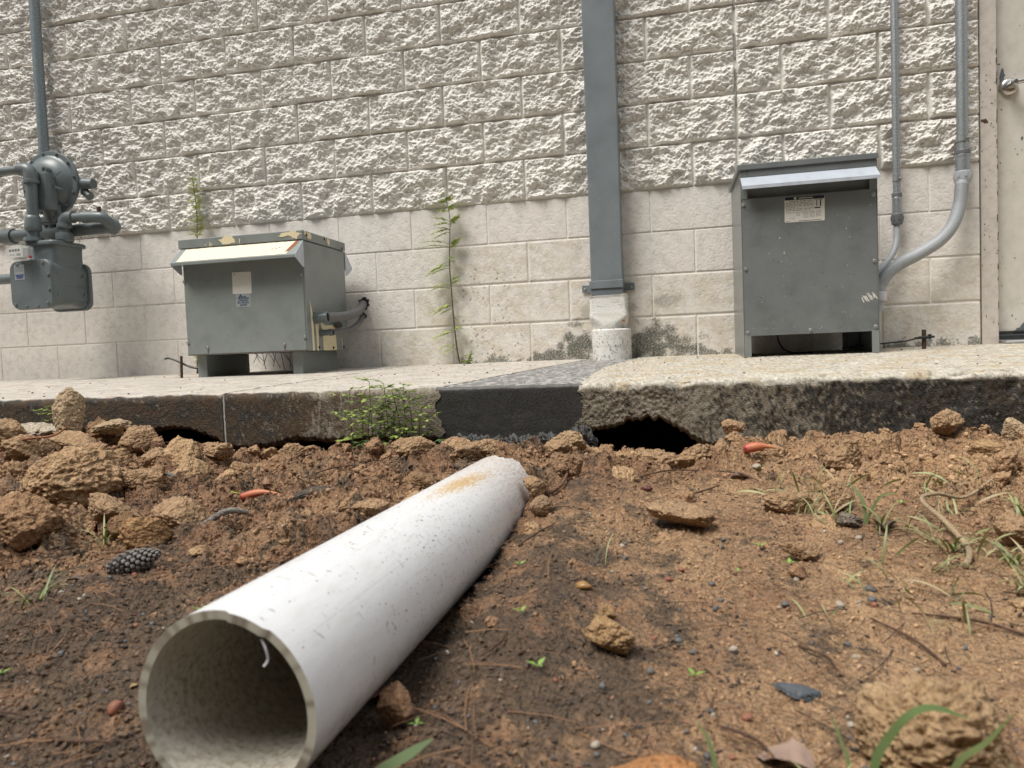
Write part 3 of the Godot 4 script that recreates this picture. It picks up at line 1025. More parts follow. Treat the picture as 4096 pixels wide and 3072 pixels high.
func build_downspout() -> void:
	var t := thing("downspout", "tall rectangular grey metal downspout fixed to the block wall", "downspout", Vector3(-0.01, 0.31, 0.06))
	var g := G.new()
	g.box(Vector3(-0.008, 2.25, 0.066), Vector3(0.150, 3.9, 0.108), 0.004)
	wpart("shaft", g, M.downspout, t)
	g = G.new()
	g.box(Vector3(-0.011, 0.362, 0.0675), Vector3(0.160, 0.038, 0.117), 0.002)
	for s in [-1, 1]:
		g.box(Vector3(-0.011 + s * 0.103, 0.354, 0.009), Vector3(0.05, 0.036, 0.003), 0.001)
	var st := wpart("strap", g, M.downspout, t)
	g = G.new()
	for s in [-1, 1]:
		g.lathe([Vector2(0, 0.005), Vector2(0.004, 0.004), Vector2(0.0065, 0.0)], along_z(Vector3(-0.011 + s * 0.113, 0.352, 0.0105)), 12)
	part("screw", g, M.bolt, st)
	# scuffs in the factory paint
	g = G.new()
	for k in 46:
		var l := rng.randf_range(0.003, 0.022)
		var at := Vector3(rng.randf_range(-0.075, 0.058), 0.4 + pow(rng.randf(), 1.6) * 0.6, 0.1203)
		var turn := Basis(Vector3(0, 0, 1), rng.randf_range(-0.9, 0.9) + PI / 2)
		g.box(at, Vector3(l, rng.randf_range(0.0005, 0.0016), 0.0004), 0.0, turn)
	wpart("scuff", g, mat(lin(0.30, 0.325, 0.335), 0.5), t)

	var b := thing("pipe_adapter", "white plastic downspout adapter and round collar standing on the slab", "pipe adapter", Vector3(0.0, 0.006, 0.07))
	g = G.new()
	var o := PackedVector2Array()
	for k in 48:
		o.append(Vector2(cos(TAU * k / 48), sin(TAU * k / 48)))
	var pts := PackedVector3Array()
	var cols := PackedColorArray()
	var rows := 44
	for j in rows + 1:
		var y := lerpf(0.148, 0.309, float(j) / rows)
		var f := smoothstep(0.156, 0.215, y)           # 0 round, 1 rectangular
		var bulge := 0.004 * exp(-pow((y - 0.2) / 0.03, 2))
		for k in 97:
			var a := TAU * k / 96.0
			var cx := cos(a)
			var cz := sin(a)
			var e := lerpf(1.0, 0.22, f)
			var rx := lerpf(0.083, 0.0875, f) + bulge
			var rz := lerpf(0.078, 0.068, f) + bulge
			var lip := 0.003 * smoothstep(0.300, 0.306, y)
			pts.append(Vector3(-0.004 + (rx + lip) * signf(cx) * pow(absf(cx), e), y + (0.004 * sin(a * 2.0) if y > 0.305 else 0.0), 0.083 + (rz + lip) * signf(cz) * pow(absf(cz), e)))
			cols.append(old_pvc(a * 0.08, y))
	g.net(pts, cols, 97, rows + 1, Vector3(1, 0, 0))
	wpart("square_socket", g, M.pvc_old, b)
	g = G.new()
	pts = PackedVector3Array()
	cols = PackedColorArray()
	for j in 41:
		var y := lerpf(-0.002, 0.150, j / 40.0)
		for k in 97:
			var a := TAU * k / 96.0
			var r := 0.0925 + (0.0012 if y > 0.068 else 0.0)
			if j == 40: r -= 0.009
			pts.append(Vector3(0.004 + r * cos(a), y, 0.094 + r * sin(a)))
			cols.append(old_pvc(a * 0.09 + 3.0, y))
	g.net(pts, cols, 97, 41, Vector3(1, 0, 0))
	wpart("collar", g, M.pvc_old, b)
	g = G.new()
	blot(g, Vector2(0.06, 0.19), 0.014, 0.012, 0.0, Basis(Vector3(0, 1, 0), 0.12), Vector3(0, 0, 0.156))
	wpart("rust_stain", g, M.rust, b)

func old_pvc(u: float, y: float) -> Color:
	var c := Color(0.80, 0.79, 0.755)
	var s := n_b.get_noise_2d(u * 130.0, y * (30.0 if y < 0.1 else 90.0))
	var low := smoothstep(0.2, 0.0, y)
	c = c.lerp(Color(0.10, 0.105, 0.09), 0.75 * smoothstep(0.58 - 0.26 * low, 0.78 - 0.2 * low, s + 0.25 * n_a.get_noise_2d(u * 30.0, y * 30.0)))
	return c.lerp(Color(0.60, 0.57, 0.48), 0.5 * smoothstep(0.0, 0.5, n_a.get_noise_2d(u * 25.0, y * 18.0)))

func text(s: String, size: float, at: Vector3, m: Material, parent: Node3D, called: String, turn := 0.0) -> void:
	var tm := TextMesh.new()
	var f := SystemFont.new()
	f.font_names = PackedStringArray(["Droid Sans"])
	f.font_weight = 700
	tm.font = f
	tm.text = s
	tm.font_size = 32
	tm.pixel_size = size / 32.0
	tm.depth = 0.0006
	var o := put(called, tm, m, parent)
	o.position = at - (parent.position if parent.get_parent() == self else Vector3.ZERO)
	o.rotation.z = turn

# ---- the two dry transformers
func build_old_transformer() -> void:
	var t := thing("transformer", "wide weathered grey transformer cabinet splashed with cream paint, on two short legs", "transformer", Vector3(-1.655, 0.0, 0.34))
	var x0 := -1.97
	var x1 := -1.34
	var zf := 0.55
	var g := G.new()
	g.box(Vector3((x0 + x1) / 2, 0.3545, 0.336), Vector3(x1 - x0, 0.503, 0.422), 0.003)
	wpart("cabinet", g, M.grey_box, t)
	g = G.new()
	g.box(Vector3((x0 + x1) / 2 - 0.002, 0.353, 0.549), Vector3(x1 - x0 - 0.012, 0.498, 0.003), 0.001)
	var fp := wpart("front_panel", g, M.grey_box, t)
	g = G.new()
	g.box(Vector3(-1.6585, 0.630, 0.338), Vector3(0.647, 0.043, 0.436), 0.003)
	var lid := wpart("lid", g, M.grey_box, t)
	for e in 2:
		var s := 1.0 if e == 0 else -1.0
		var zb := zf if e == 0 else 0.124
		# sloping rain hood over the vents
		var o := PackedVector2Array([Vector2(0.001, 0.606), Vector2(0.078, 0.533), Vector2(0.078, 0.521), Vector2(0.074, 0.521), Vector2(0.074, 0.530), Vector2(0.001, 0.599)])
		var bas := Basis(Vector3(0, 0, s), Vector3(0, 1, 0), Vector3(1, 0, 0))   # outline x -> out of the face, depth -> x
		g = G.new()
		g.prism(o, x1 - x0 + 0.002, Transform3D(bas, Vector3(x0 - 0.001, 0, zb)))
		var hood := wpart("rain_hood", g, M.pale_metal if e == 1 else M.grey_box, t)  # rear hood takes the paler copy with sky light in its colour
		g = G.new()
		for xx in [x0 - 0.003, x1 + 0.001]:
			g.prism(PackedVector2Array([Vector2(0.001, 0.606), Vector2(0.079, 0.534), Vector2(0.079, 0.521), Vector2(0.014, 0.485), Vector2(0.001, 0.485)]), 0.002, Transform3D(bas, Vector3(xx, 0, zb)))
		part("hood_end", g, M.pale_metal, hood)  # ends lightened the same way, as if lit by the sky
		if e == 0:
			g = G.new()
			var slope := PackedVector2Array()
			for k in 41: slope.append(Vector2(lerpf(0.024, 0.585, k / 40.0), 0.0065 + 0.002 * n_b.get_noise_1d(k * 9.0)))
			for k in 41: slope.append(Vector2(lerpf(0.600, 0.030, k / 40.0), 0.103 + 0.003 * n_b.get_noise_1d(k * 9.0 + 700)))
			var down := Vector3(0, -0.073, 0.077).normalized()
			g.prism(slope, 0.0008, Transform3D(Basis(Vector3(1, 0, 0), -down, Vector3(1, 0, 0).cross(-down)), Vector3(x0, 0.533 - down.y * 0.0, 0.628) ))
			part("cream_coat", g, M.pale_cream, hood)
			g = G.new()
			var fr := Transform3D(Basis(Vector3(1, 0, 0), -down, Vector3(1, 0, 0).cross(-down)), Vector3(x0, 0.533, 0.628))
			g.prism(PackedVector2Array([Vector2(0.575, 0.018), Vector2(0.590, 0.03), Vector2(0.606, 0.06), Vector2(0.615, 0.098), Vector2(0.598, 0.1), Vector2(0.588, 0.07), Vector2(0.578, 0.04)]), 0.0013, fr)
			part("rust_streak", g, M.rust, hood)
			g = G.new()
			for q in [[0.50, 0.052], [0.52, 0.055], [0.535, 0.06], [0.515, 0.05]]:
				blot(g, Vector2(q[0], q[1]), 0.0028, 0.0028, 0.0010, fr.basis, fr.origin)
			part("speck", g, M.dark_rust, hood)
	g = G.new()
	g.box(Vector3(-1.93, 0.0485, 0.32), Vector3(0.05, 0.108, 0.36), 0.002)
	wpart("leg", g, M.grey_box, t)
	g = G.new()
	g.box(Vector3(-1.425, 0.0485, 0.32), Vector3(0.05, 0.108, 0.36), 0.002)
	wpart("leg", g, M.grey_box, t)
	for q in [[-1.356, 0.451], [-1.354, 0.166], [-1.457, 0.138], [-1.858, 0.137], [-1.962, 0.164], [-1.963, 0.453]]:
		g = G.new()
		hex(g, Vector3(q[0], q[1], 0.5505), Vector3(0, 0, 1), 0.0062, 0.006)
		part("bolt", g, M.bolt, fp)
	g = G.new()
	for q in [[-1.354, 0.155, 0.012], [-1.457, 0.122, 0.02], [-1.858, 0.121, 0.02], [-1.962, 0.158, 0.008]]:
		blot(g, Vector2(q[0], q[1]), 0.0025, q[2] * 0.6, 0.5506)
	for k in 90:
		blot(g, Vector2(lerpf(x0, x1, (k + rng.randf()) / 90.0), 0.1055 + rng.randf() * 0.0015), 0.006, 0.0018, 0.5506)
	for k in 26:
		blot(g, Vector2(rng.randf_range(x0 + 0.05, x1 - 0.03), rng.randf_range(0.13, 0.5)), 0.0012, 0.0018, 0.5506)
	part("rust_speck", g, M.dark_rust, fp)
	# rating plate, bleached, and the sticker under it
	g = G.new()
	g.prism(rounded_rect(0.0985, 0.101, 0.003), 0.0012, Transform3D(Basis(Vector3(0, 0, 1), -0.02), Vector3(-1.659, 0.431, 0.5506)))
	part("rating_plate", g, M.label_white, fp)
	g = G.new()
	g.prism(rounded_rect(0.077, 0.060, 0.001), 0.0008, Transform3D(Basis(Vector3(0, 0, 1), -0.02), Vector3(-1.6565, 0.3495, 0.5506)))
	part("sticker", g, M.label_grey, fp)
	g = G.new()
	g.prism(PackedVector2Array([Vector2(-0.013, 0.0), Vector2(-0.007, 0.0), Vector2(-0.003, 0.006), Vector2(0.002, 0.006), Vector2(0.003, 0.016), Vector2(-0.003, 0.016)]), 0.0006, Transform3D(Basis.IDENTITY, Vector3(-1.668, 0.3615, 0.5514)))
	part("sticker_emblem", g, M.ink_blue, fp)
	text("Acme", 0.0105, Vector3(-1.654, 0.3665, 0.5517) , M.ink_blue, t, "sticker_text", -0.02)
	text("TRANSFORMER", 0.0085, Vector3(-1.656, 0.3595, 0.5517), M.ink_blue, t, "sticker_text", -0.02)
	text("Shielded", 0.0125, Vector3(-1.656, 0.3500, 0.5517), M.ink_blue, t, "sticker_text", -0.02)
	text("for cleaner", 0.0120, Vector3(-1.6565, 0.3395, 0.5517), M.ink_blue, t, "sticker_text", -0.02)
	text("power", 0.0120, Vector3(-1.656, 0.3290, 0.5517), M.ink_blue, t, "sticker_text", -0.02)
	g = G.new()
	blot(g, Vector2(-1.693, 0.472), 0.004, 0.006, 0.5519)
	part("plate_emblem", g, mat(lin(0.30, 0.40, 0.48), 0.6), fp)
	# splashes of cream wall paint: lid front, lid end, side panel
	g = G.new()
	for q in [[-1.715, 0.632, 0.048, 0.0165], [-1.73, 0.628, 0.03, 0.015], [-1.40, 0.637, 0.045, 0.012], [-1.375, 0.631, 0.022, 0.018], [-1.43, 0.633, 0.02, 0.009], [-1.835, 0.617, 0.0016, 0.006], [-1.81, 0.619, 0.003, 0.009], [-1.80, 0.618, 0.002, 0.007], [-1.655, 0.624, 0.003, 0.01]]:
		blot(g, Vector2(q[0], q[1]), q[2], q[3], 0.5562)
	var side := Basis(Vector3(0, 0, -1), Vector3(0, 1, 0), Vector3(1, 0, 0))
	for q in [[0.535, 0.64, 0.008, 0.012], [0.50, 0.632, 0.022, 0.017], [0.305, 0.63, 0.012, 0.02], [0.335, 0.642, 0.006, 0.007]]:
		blot(g, Vector2(-q[0], q[1]), q[2], q[3], 0.0002, side, Vector3(-1.335, 0, 0))
	part("paint_splash", g, M.cream_paint, lid)
	g = G.new()
	var sx := Transform3D(side, Vector3(x1 + 0.0002, 0, 0))
	var wob := func(k): return 0.0015 * n_b.get_noise_1d(k * 31.0)
	for q in [[[-0.512, 0.335], [-0.5, 0.295], [-0.492, 0.27], [-0.488, 0.104], [-0.507, 0.103], [-0.508, 0.2], [-0.511, 0.3]], [[-0.476, 0.29], [-0.466, 0.262], [-0.43, 0.266], [-0.395, 0.278], [-0.372, 0.28], [-0.378, 0.272], [-0.41, 0.258], [-0.44, 0.248], [-0.449, 0.103], [-0.464, 0.103], [-0.468, 0.2], [-0.476, 0.25]], [[-0.418, 0.237], [-0.37, 0.222], [-0.33, 0.226], [-0.268, 0.225], [-0.262, 0.104], [-0.40, 0.103], [-0.402, 0.17], [-0.412, 0.2]], [[-0.2035, 0.166], [-0.2, 0.167], [-0.197, 0.11], [-0.2, 0.108]]]:
		var o := PackedVector2Array()
		var kk := 0
		for a in q:
			o.append(Vector2(a[0], a[1]))
			kk += 1
		g.prism(o, 0.0007, sx)
	wpart("paint_run", g, M.cream_paint, t)
	g = G.new()
	for q in [[0.445, 0.118], [0.30, 0.116], [0.185, 0.118]]:
		hex(g, Vector3(x1 + 0.0005, q[1], q[0]), Vector3(1, 0, 0), 0.005, 0.005)
	for q in [[0.52, 0.632], [0.345, 0.640], [0.16, 0.618]]:
		hex(g, Vector3(-1.3348, q[1], q[0]), Vector3(1, 0, 0), 0.0045, 0.004)
	wpart("side_bolt", g, M.dark_rust, t)
	# two short conduits from the side into the wall
	var runs := [[[Vector3(-1.34, 0.255, 0.47), Vector3(-1.28, 0.257, 0.465), Vector3(-1.235, 0.262, 0.38), Vector3(-1.25, 0.29, 0.2), Vector3(-1.305, 0.343, 0.0), Vector3(-1.33, 0.365, -0.08)], 0.0215, "short fat flexible conduit running from the old transformer into a wall hole"], [[Vector3(-1.34, 0.187, 0.421), Vector3(-1.28, 0.187, 0.42), Vector3(-1.25, 0.2, 0.3), Vector3(-1.28, 0.24, 0.12), Vector3(-1.309, 0.279, 0.0), Vector3(-1.32, 0.29, -0.06)], 0.0135, "thin flexible conduit below the fat one, from old transformer to wall"]]
	for rr in runs:
		var ps: Array = rr[0]
		var r: float = rr[1]
		var c := thing("flexible_conduit", rr[2], "conduit", ps[0])
		g = G.new()
		var path := curve(ps.slice(1), 0.0022)
		var rad := []
		for k in path.size(): rad.append(r * (1.0 + 0.025 * sin(k * 1.7)))
		g.tube(path, rad, 18)
		wpart("sheath", g, M.old_flex, c)
		g = G.new()
		var d: Vector3 = (ps[1] - ps[0]).normalized()
		g.lathe([Vector2(0, 0.0), Vector2(r * 1.35, 0.0), Vector2(r * 1.35, 0.008), Vector2(r * 1.08, 0.009), Vector2(r * 1.08, 0.042), Vector2(r * 1.22, 0.044), Vector2(r * 1.22, 0.062), Vector2(r * 1.02, 0.066)], along_z(ps[0], d), 22)
		wpart("connector", g, M.gas_grey, c)
		# ragged black patch painting the dark of the hole round the conduit
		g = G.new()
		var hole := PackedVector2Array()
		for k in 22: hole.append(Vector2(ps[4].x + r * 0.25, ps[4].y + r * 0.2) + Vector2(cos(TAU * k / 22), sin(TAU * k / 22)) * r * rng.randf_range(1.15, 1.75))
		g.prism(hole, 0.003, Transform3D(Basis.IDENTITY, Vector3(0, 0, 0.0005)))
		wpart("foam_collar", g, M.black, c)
	var nest := lump(61, 3, Vector3(0.02, 0.017, 0.02), 0.5, Color(0.05, 0.04, 0.03), Color(0.16, 0.14, 0.11), 0.0, 0.35)
	var no := part("wasp_nest", nest, M.organic, self)
	no.position = Vector3(-1.322, 0.227, 0.27)
	tag(no, "small dark papery nest between the two short conduits", "nest")

func build_new_transformer() -> void:
	var t := thing("transformer", "taller dark grey transformer cabinet with a printed rating label on its front", "transformer", Vector3(0.83, 0.0, 0.26))
	var x0 := 0.574
	var x1 := 1.086
	var g := G.new()
	g.box(Vector3(0.83, 0.364, 0.258), Vector3(0.508, 0.552, 0.416), 0.002)
	g.box(Vector3(0.83, 0.70, 0.245), Vector3(0.508, 0.112, 0.39), 0.002)
	wpart("cabinet", g, M.dark_box, t)
	for e in 2:
		g = G.new()
		var xx := x0 + 0.001 if e == 0 else x1 - 0.001
		g.box(Vector3(xx, 0.378, 0.26), Vector3(0.003, 0.756, 0.422), 0.001)
		wpart("side_panel", g, M.dark_box, t)
		for zz in [0.4695, 0.05]:
			g = G.new()
			g.box(Vector3(x0 + 0.014 if e == 0 else x1 - 0.014, 0.045, zz), Vector3(0.028, 0.09, 0.003), 0.0005)
			wpart("leg", g, M.grey_box, t)
	g = G.new()
	g.box(Vector3(0.83, 0.3645, 0.4685), Vector3(0.506, 0.557, 0.003), 0.001)
	var fp := wpart("front_panel", g, M.dark_box, t)
	# upper frame with the vent recess
	g = G.new()
	g.box(Vector3(0.588, 0.70, 0.470), Vector3(0.026, 0.115, 0.004), 0.0005)
	g.box(Vector3(1.071, 0.70, 0.470), Vector3(0.028, 0.115, 0.004), 0.0005)
	g.box(Vector3(0.83, 0.743, 0.4705), Vector3(0.455, 0.028, 0.004), 0.0005)
	wpart("vent_frame", g, M.dark_box, t)
	g = G.new()
	g.box(Vector3(0.826, 0.769, 0.26), Vector3(0.526, 0.022, 0.44), 0.002)
	wpart("lid", g, M.dark_box, t)
	g = G.new()
	var bas := Basis(Vector3(0, 0, 1), Vector3(0, 1, 0), Vector3(1, 0, 0))
	g.prism(PackedVector2Array([Vector2(0.0025, 0.728), Vector2(0.060, 0.684), Vector2(0.060, 0.671), Vector2(0.057, 0.671), Vector2(0.057, 0.681), Vector2(0.0025, 0.722)]), 0.507, Transform3D(bas, Vector3(0.5745, 0, 0.4705)))
	wpart("rain_hood", g, M.pale_metal, t)  # same paint as the cabinet, its sky-lit look put into the colour
	for q in [[0.584, 0.619], [1.071, 0.62], [1.071, 0.362], [1.072, 0.104], [0.83, 0.101], [0.589, 0.101], [0.587, 0.36]]:
		g = G.new()
		hex(g, Vector3(q[0], q[1], 0.470), Vector3(0, 0, 1), 0.0065, 0.006)
		part("bolt", g, M.bolt, fp)
	# label: cream card, dark heading bar, rows of print and the winding diagram
	var lab := G.new()
	var card := Transform3D(Basis(Vector3(0, 0, 1), -0.012), Vector3(0.817, 0.5855, 0.4702))
	lab.prism(rounded_rect(0.151, 0.101, 0.004), 0.0008, card)
	var lo := part("label_card", lab, M.label_white, fp)
	g = G.new()
	g.prism(rounded_rect(0.149, 0.0125, 0.003), 0.0004, card * Transform3D(Basis.IDENTITY, Vector3(0, 0.0435, 0.0008)))
	var ink := func(gg: G, cx: float, cy: float, w: float, h: float): gg.box(card * Vector3(cx, cy, 0.0010), Vector3(w, h, 0.0003), 0.0, card.basis)
	for row in 7:
		var x := -0.070 + (0.012 if row == 0 else 0.0)
		var stop := 0.025 if row > 0 else 0.02
		if row == 4: stop = -0.035
		while x < stop:
			var l := rng.randf_range(0.003, 0.011)
			ink.call(g, x + l / 2, 0.0325 - row * 0.0062, l, 0.0017)
			x += l + rng.randf_range(0.0012, 0.006)
	ink.call(g, 0.032, 0.0195, 0.0006, 0.034)
	ink.call(g, 0.046, 0.0195, 0.003, 0.024)
	ink.call(g, 0.060, 0.0195, 0.0042, 0.026)
	ink.call(g, 0.053, 0.0345, 0.032, 0.0018)
	ink.call(g, 0.048, 0.0015, 0.022, 0.0045)
	ink.call(g, -0.02, -0.0128, 0.11, 0.0006)
	for k in 3:
		for j in 5:
			ink.call(g, 0.006 + k * 0.024, -0.014 - j * 0.0052 + k * 0.002, 0.018, 0.0007)
		ink.call(g, -0.003 + k * 0.024, -0.024, 0.0006, 0.02)
	for q in [[-0.0265, -0.0195, 0.012, 1.1], [-0.0205, -0.0195, 0.012, -1.1], [-0.0235, -0.0245, 0.014, 0.0], [-0.052, -0.036, 0.016, 0.0], [-0.041, -0.032, 0.012, 0.9], [-0.040, -0.040, 0.012, -0.8]]:
		g.box(card * Vector3(q[0], q[1], 0.0010), Vector3(q[2], 0.0006, 0.0003), 0.0, card.basis * Basis(Vector3(0, 0, 1), q[3]))
	ink.call(g, 0.02, -0.0465, 0.085, 0.0016)
	ink.call(g, -0.064, -0.0465, 0.014, 0.0014)
	part("label_print", g, M.ink, lo)
	g = G.new()
	g.box(card * Vector3(-0.035, 0.0435, 0.0015), Vector3(0.009, 0.008, 0.0004), 0.0, card.basis)
	var xx2 := -0.022
	while xx2 < 0.03:
		var l2 := rng.randf_range(0.0025, 0.005)
		g.box(card * Vector3(xx2 + l2 / 2, 0.0435, 0.0014), Vector3(l2 * 0.8, 0.0035, 0.0003), 0.0, card.basis)
		xx2 += l2
	part("label_heading", g, M.label_white, lo)
	# scrapes to bare primer and flecks of wall paint
	g = G.new()
	for k in 9:
		var at := Vector3(1.027 + k * 0.0055, 0.214 + k * 0.0016 + rng.randf_range(-0.004, 0.004), 0.4703)
		g.box(at, Vector3(rng.randf_range(0.002, 0.0045), rng.randf_range(0.016, 0.034), 0.0005), 0.0, Basis(Vector3(0, 0, 1), rng.randf_range(0.3, 0.6)))
	for k in 75:
		var s := rng.randf_range(0.0004, 0.0013)
		if rng.randf() < 0.1: s *= 1.9
		blot(g, Vector2(rng.randf_range(0.59, 1.07), 0.09 + pow(rng.randf(), 1.3) * 0.5), s, s * rng.randf_range(0.8, 2.0), 0.4701)
	part("scrape", g, M.label_white, fp)
	g = G.new()
	for k in 120:
		var s := rng.randf_range(0.0006, 0.0015)
		blot(g, Vector2(rng.randf_range(0.59, 1.07), 0.09 + pow(rng.randf(), 1.4) * 0.45), s, s, 0.4701)
	part("dirt_speck", g, M.black, fp)
	# a dark rear channel and loose cable under the cabinet
	g = G.new()
	g.box(Vector3(1.06, 0.045, 0.12), Vector3(0.045, 0.085, 0.12), 0.002)
	wpart("rear_channel", g, M.bare_grey, t)
	g = G.new()
	g.tube(curve([Vector3(0.735, 0.09, 0.24), Vector3(0.74, 0.06, 0.24), Vector3(0.76, 0.025, 0.25), Vector3(0.80, 0.008, 0.26), Vector3(0.88, 0.007, 0.24)]), 0.0035, 8)
	wpart("hanging_cable", g, M.black, t)
	var stub := G.new()
	stub.lathe([Vector2(0.0, 0.055), Vector2(0.018, 0.05), Vector2(0.026, 0.035), Vector2(0.028, 0.02), Vector2(0.034, 0.018), Vector2(0.034, 0.0)], along_z(Vector3(1.087, 0.383, 0.25), Vector3(1, 0.1, 0.0)), 20, true)
	wpart("knockout_elbow", stub, M.flex, t)

func build_conduits() -> void:
	var specs := [
		[[Vector3(1.278, 3.9, 0.045), Vector3(1.277, 0.64, 0.045)], 0.0155, [Vector3(1.275, 0.56, 0.045), Vector3(1.272, 0.49, 0.05), Vector3(1.252, 0.433, 0.07), Vector3(1.215, 0.386, 0.10), Vector3(1.165, 0.344, 0.14), Vector3(1.09, 0.30, 0.18)], "thin steel conduit with a slim grey flexible tail beside the door", 0.755, 0.013],
		[[Vector3(1.537, 3.9, 0.055), Vector3(1.537, 0.80, 0.055)], 0.0225, [Vector3(1.537, 0.735, 0.055), Vector3(1.527, 0.694, 0.07), Vector3(1.515, 0.618, 0.08), Vector3(1.48, 0.531, 0.10), Vector3(1.42, 0.464, 0.12), Vector3(1.33, 0.41, 0.14), Vector3(1.25, 0.372, 0.17), Vector3(1.19, 0.327, 0.20), Vector3(1.155, 0.274, 0.22), Vector3(1.146, 0.232, 0.225)], "thick steel conduit with a fat ribbed flexible tail next to the door jamb", 0.90, 0.0255],
	]
	for s in specs:
		var pp: Array = s[0]
		var r: float = s[1]
		var fl: Array = s[2]
		var fr: float = s[5]
		var t := thing("electrical_conduit", s[3], "conduit", pp[1])
		var g := G.new()
		g.tube([pp[0], pp[1]], r, 24)
		wpart("steel_pipe", g, M.galvanised, t)
		var y: float = pp[1].y
		var top: Vector3 = pp[1]
		g = G.new()
		var d := (fl[0] as Vector3) - top
		var n0 := top + Vector3(0, 0.045, 0)
		g.lathe([Vector2(r, 0.052), Vector2(r * 1.27, 0.05), Vector2(r * 1.34, 0.046), Vector2(r * 1.34, 0.032), Vector2(r * 1.2, 0.03)], along_z(n0 - Vector3(0, 0.04, 0), Vector3(0, 1, 0)), 20)
		wpart("lock_nut", g, M.dark_plastic, t)
		g = G.new()
		g.lathe([Vector2(r * 1.22, 0.037), Vector2(r * 1.32, 0.034), Vector2(r * 1.32, 0.026), Vector2(r * 1.28, 0.022), Vector2(r * 1.28, -0.04)], along_z(top, Vector3(0, 1, 0)), 24)
		wpart("coupling", g, M.galvanised, t)
		g = G.new()
		for k in 8:
			var a := TAU * k / 8
			g.box(top + Vector3(cos(a) * r * 1.52, -0.055, sin(a) * r * 1.52), Vector3(0.006, 0.018, r * 0.5), 0.001, Basis(Vector3(0, 1, 0), -a))
		g.lathe([Vector2(r * 1.28, -0.036), Vector2(r * 1.55, -0.04), Vector2(r * 1.55, -0.07), Vector2(r * 1.42, -0.083), Vector2(r * 1.0, -0.084)], along_z(top, Vector3(0, 1, 0)), 24)
		wpart("gland_nut", g, M.dark_plastic if r < 0.02 else M.flex, t)
		g = G.new()
		var path := curve(fl, 0.0018)
		var rad := []
		for k in path.size(): rad.append(fr * (1.0 + (0.045 if r > 0.02 else 0.03) * sin(k * TAU / 4.0)))
		g.tube(path, rad, 22)
		wpart("flexible_tail", g, M.flex, t)
		g = G.new()
		var sy: float = s[4]
		g.lathe([Vector2(r * 1.08, 0.01), Vector2(r * 1.14, 0.01), Vector2(r * 1.14, -0.01), Vector2(r * 1.08, -0.01)], along_z(Vector3(top.x, sy, top.z), Vector3(0, 1, 0)), 20)
		g.tube([Vector3(top.x + r * 0.2, sy, top.z + r * 1.3), Vector3(top.x + r * 1.4, sy + 0.002, top.z + r * 1.2)], 0.0025, 8)
		hex(g, Vector3(top.x + r * 0.7, sy, top.z + r * 1.1), Vector3(0.3, 0, 1), 0.005, 0.008)
		wpart("strap", g, M.bolt, t)
		if r > 0.02:
			g = G.new()
			g.lathe([Vector2(fr * 1.02, 0.04), Vector2(fr * 1.28, 0.036), Vector2(fr * 1.3, 0.008), Vector2(fr * 1.12, 0.0)], along_z(Vector3(1.146, 0.214, 0.226), Vector3(0.1, 1, 0)), 24)
			wpart("end_nut", g, M.light_plastic, t)
			g = G.new()
			g.tube(curve([Vector3(1.146, 0.222, 0.226), Vector3(1.14, 0.185, 0.226), Vector3(1.115, 0.165, 0.226), Vector3(1.085, 0.16, 0.226)]), fr * 0.95, 20)
			wpart("elbow", g, M.flex, t)

func build_rods() -> void:
	var t := thing("ground_rod", "stubby black ground rod with a wire clamp, near the door", "ground rod", Vector3(1.314, 0.003, 0.25))
	var g := G.new()
	g.tube([Vector3(1.314, -0.05, 0.25), Vector3(1.3145, 0.085, 0.25)], 0.0085, 12)
	wpart("rod", g, M.dark_rust, t)
	g = G.new()
	g.box(Vector3(1.312, 0.052, 0.258), Vector3(0.042, 0.012, 0.02), 0.003)
	g.tube([Vector3(1.275, 0.05, 0.262), Vector3(1.35, 0.054, 0.262)], 0.005, 8)
	g.box(Vector3(1.333, 0.055, 0.258), Vector3(0.012, 0.02, 0.022), 0.003)
	wpart("clamp", g, M.black_rubber, t)
	g = G.new()
	g.tube(curve([Vector3(1.285, 0.05, 0.262), Vector3(1.24, 0.04, 0.262), Vector3(1.2, 0.037, 0.26), Vector3(1.14, 0.032, 0.25), Vector3(1.0, 0.02, 0.22)]), 0.0035, 8)
	wpart("wire", g, M.black_rubber, t)
	t = thing("ground_rod", "thin rusty ground rod sticking up beside the weathered transformer", "ground rod", Vector3(-2.046, -0.003, 0.5))
	g = G.new()
	g.tube([Vector3(-2.05, -0.06, 0.5), Vector3(-2.043, 0.104, 0.5)], 0.0065, 12)
	wpart("rod", g, M.dark_rust, t)
	t = thing("black_cable", "black cable stub with a bare silver end curving past the rusty rod", "cable", Vector3(-2.154, 0.09, 0.5))
	g = G.new()
	g.tube(curve([Vector3(-2.146, 0.092, 0.488), Vector3(-2.126, 0.097, 0.487), Vector3(-2.092, 0.087, 0.487), Vector3(-2.052, 0.069, 0.487), Vector3(-2.001, 0.048, 0.487), Vector3(-1.95, 0.04, 0.48)]), 0.005, 10)
	wpart("sheath", g, M.black_rubber, t)
	g = G.new()
	g.tube([Vector3(-2.142, 0.0935, 0.488), Vector3(-2.158, 0.083, 0.488)], 0.006, 10)
	wpart("bare_end", g, M.steel, t)

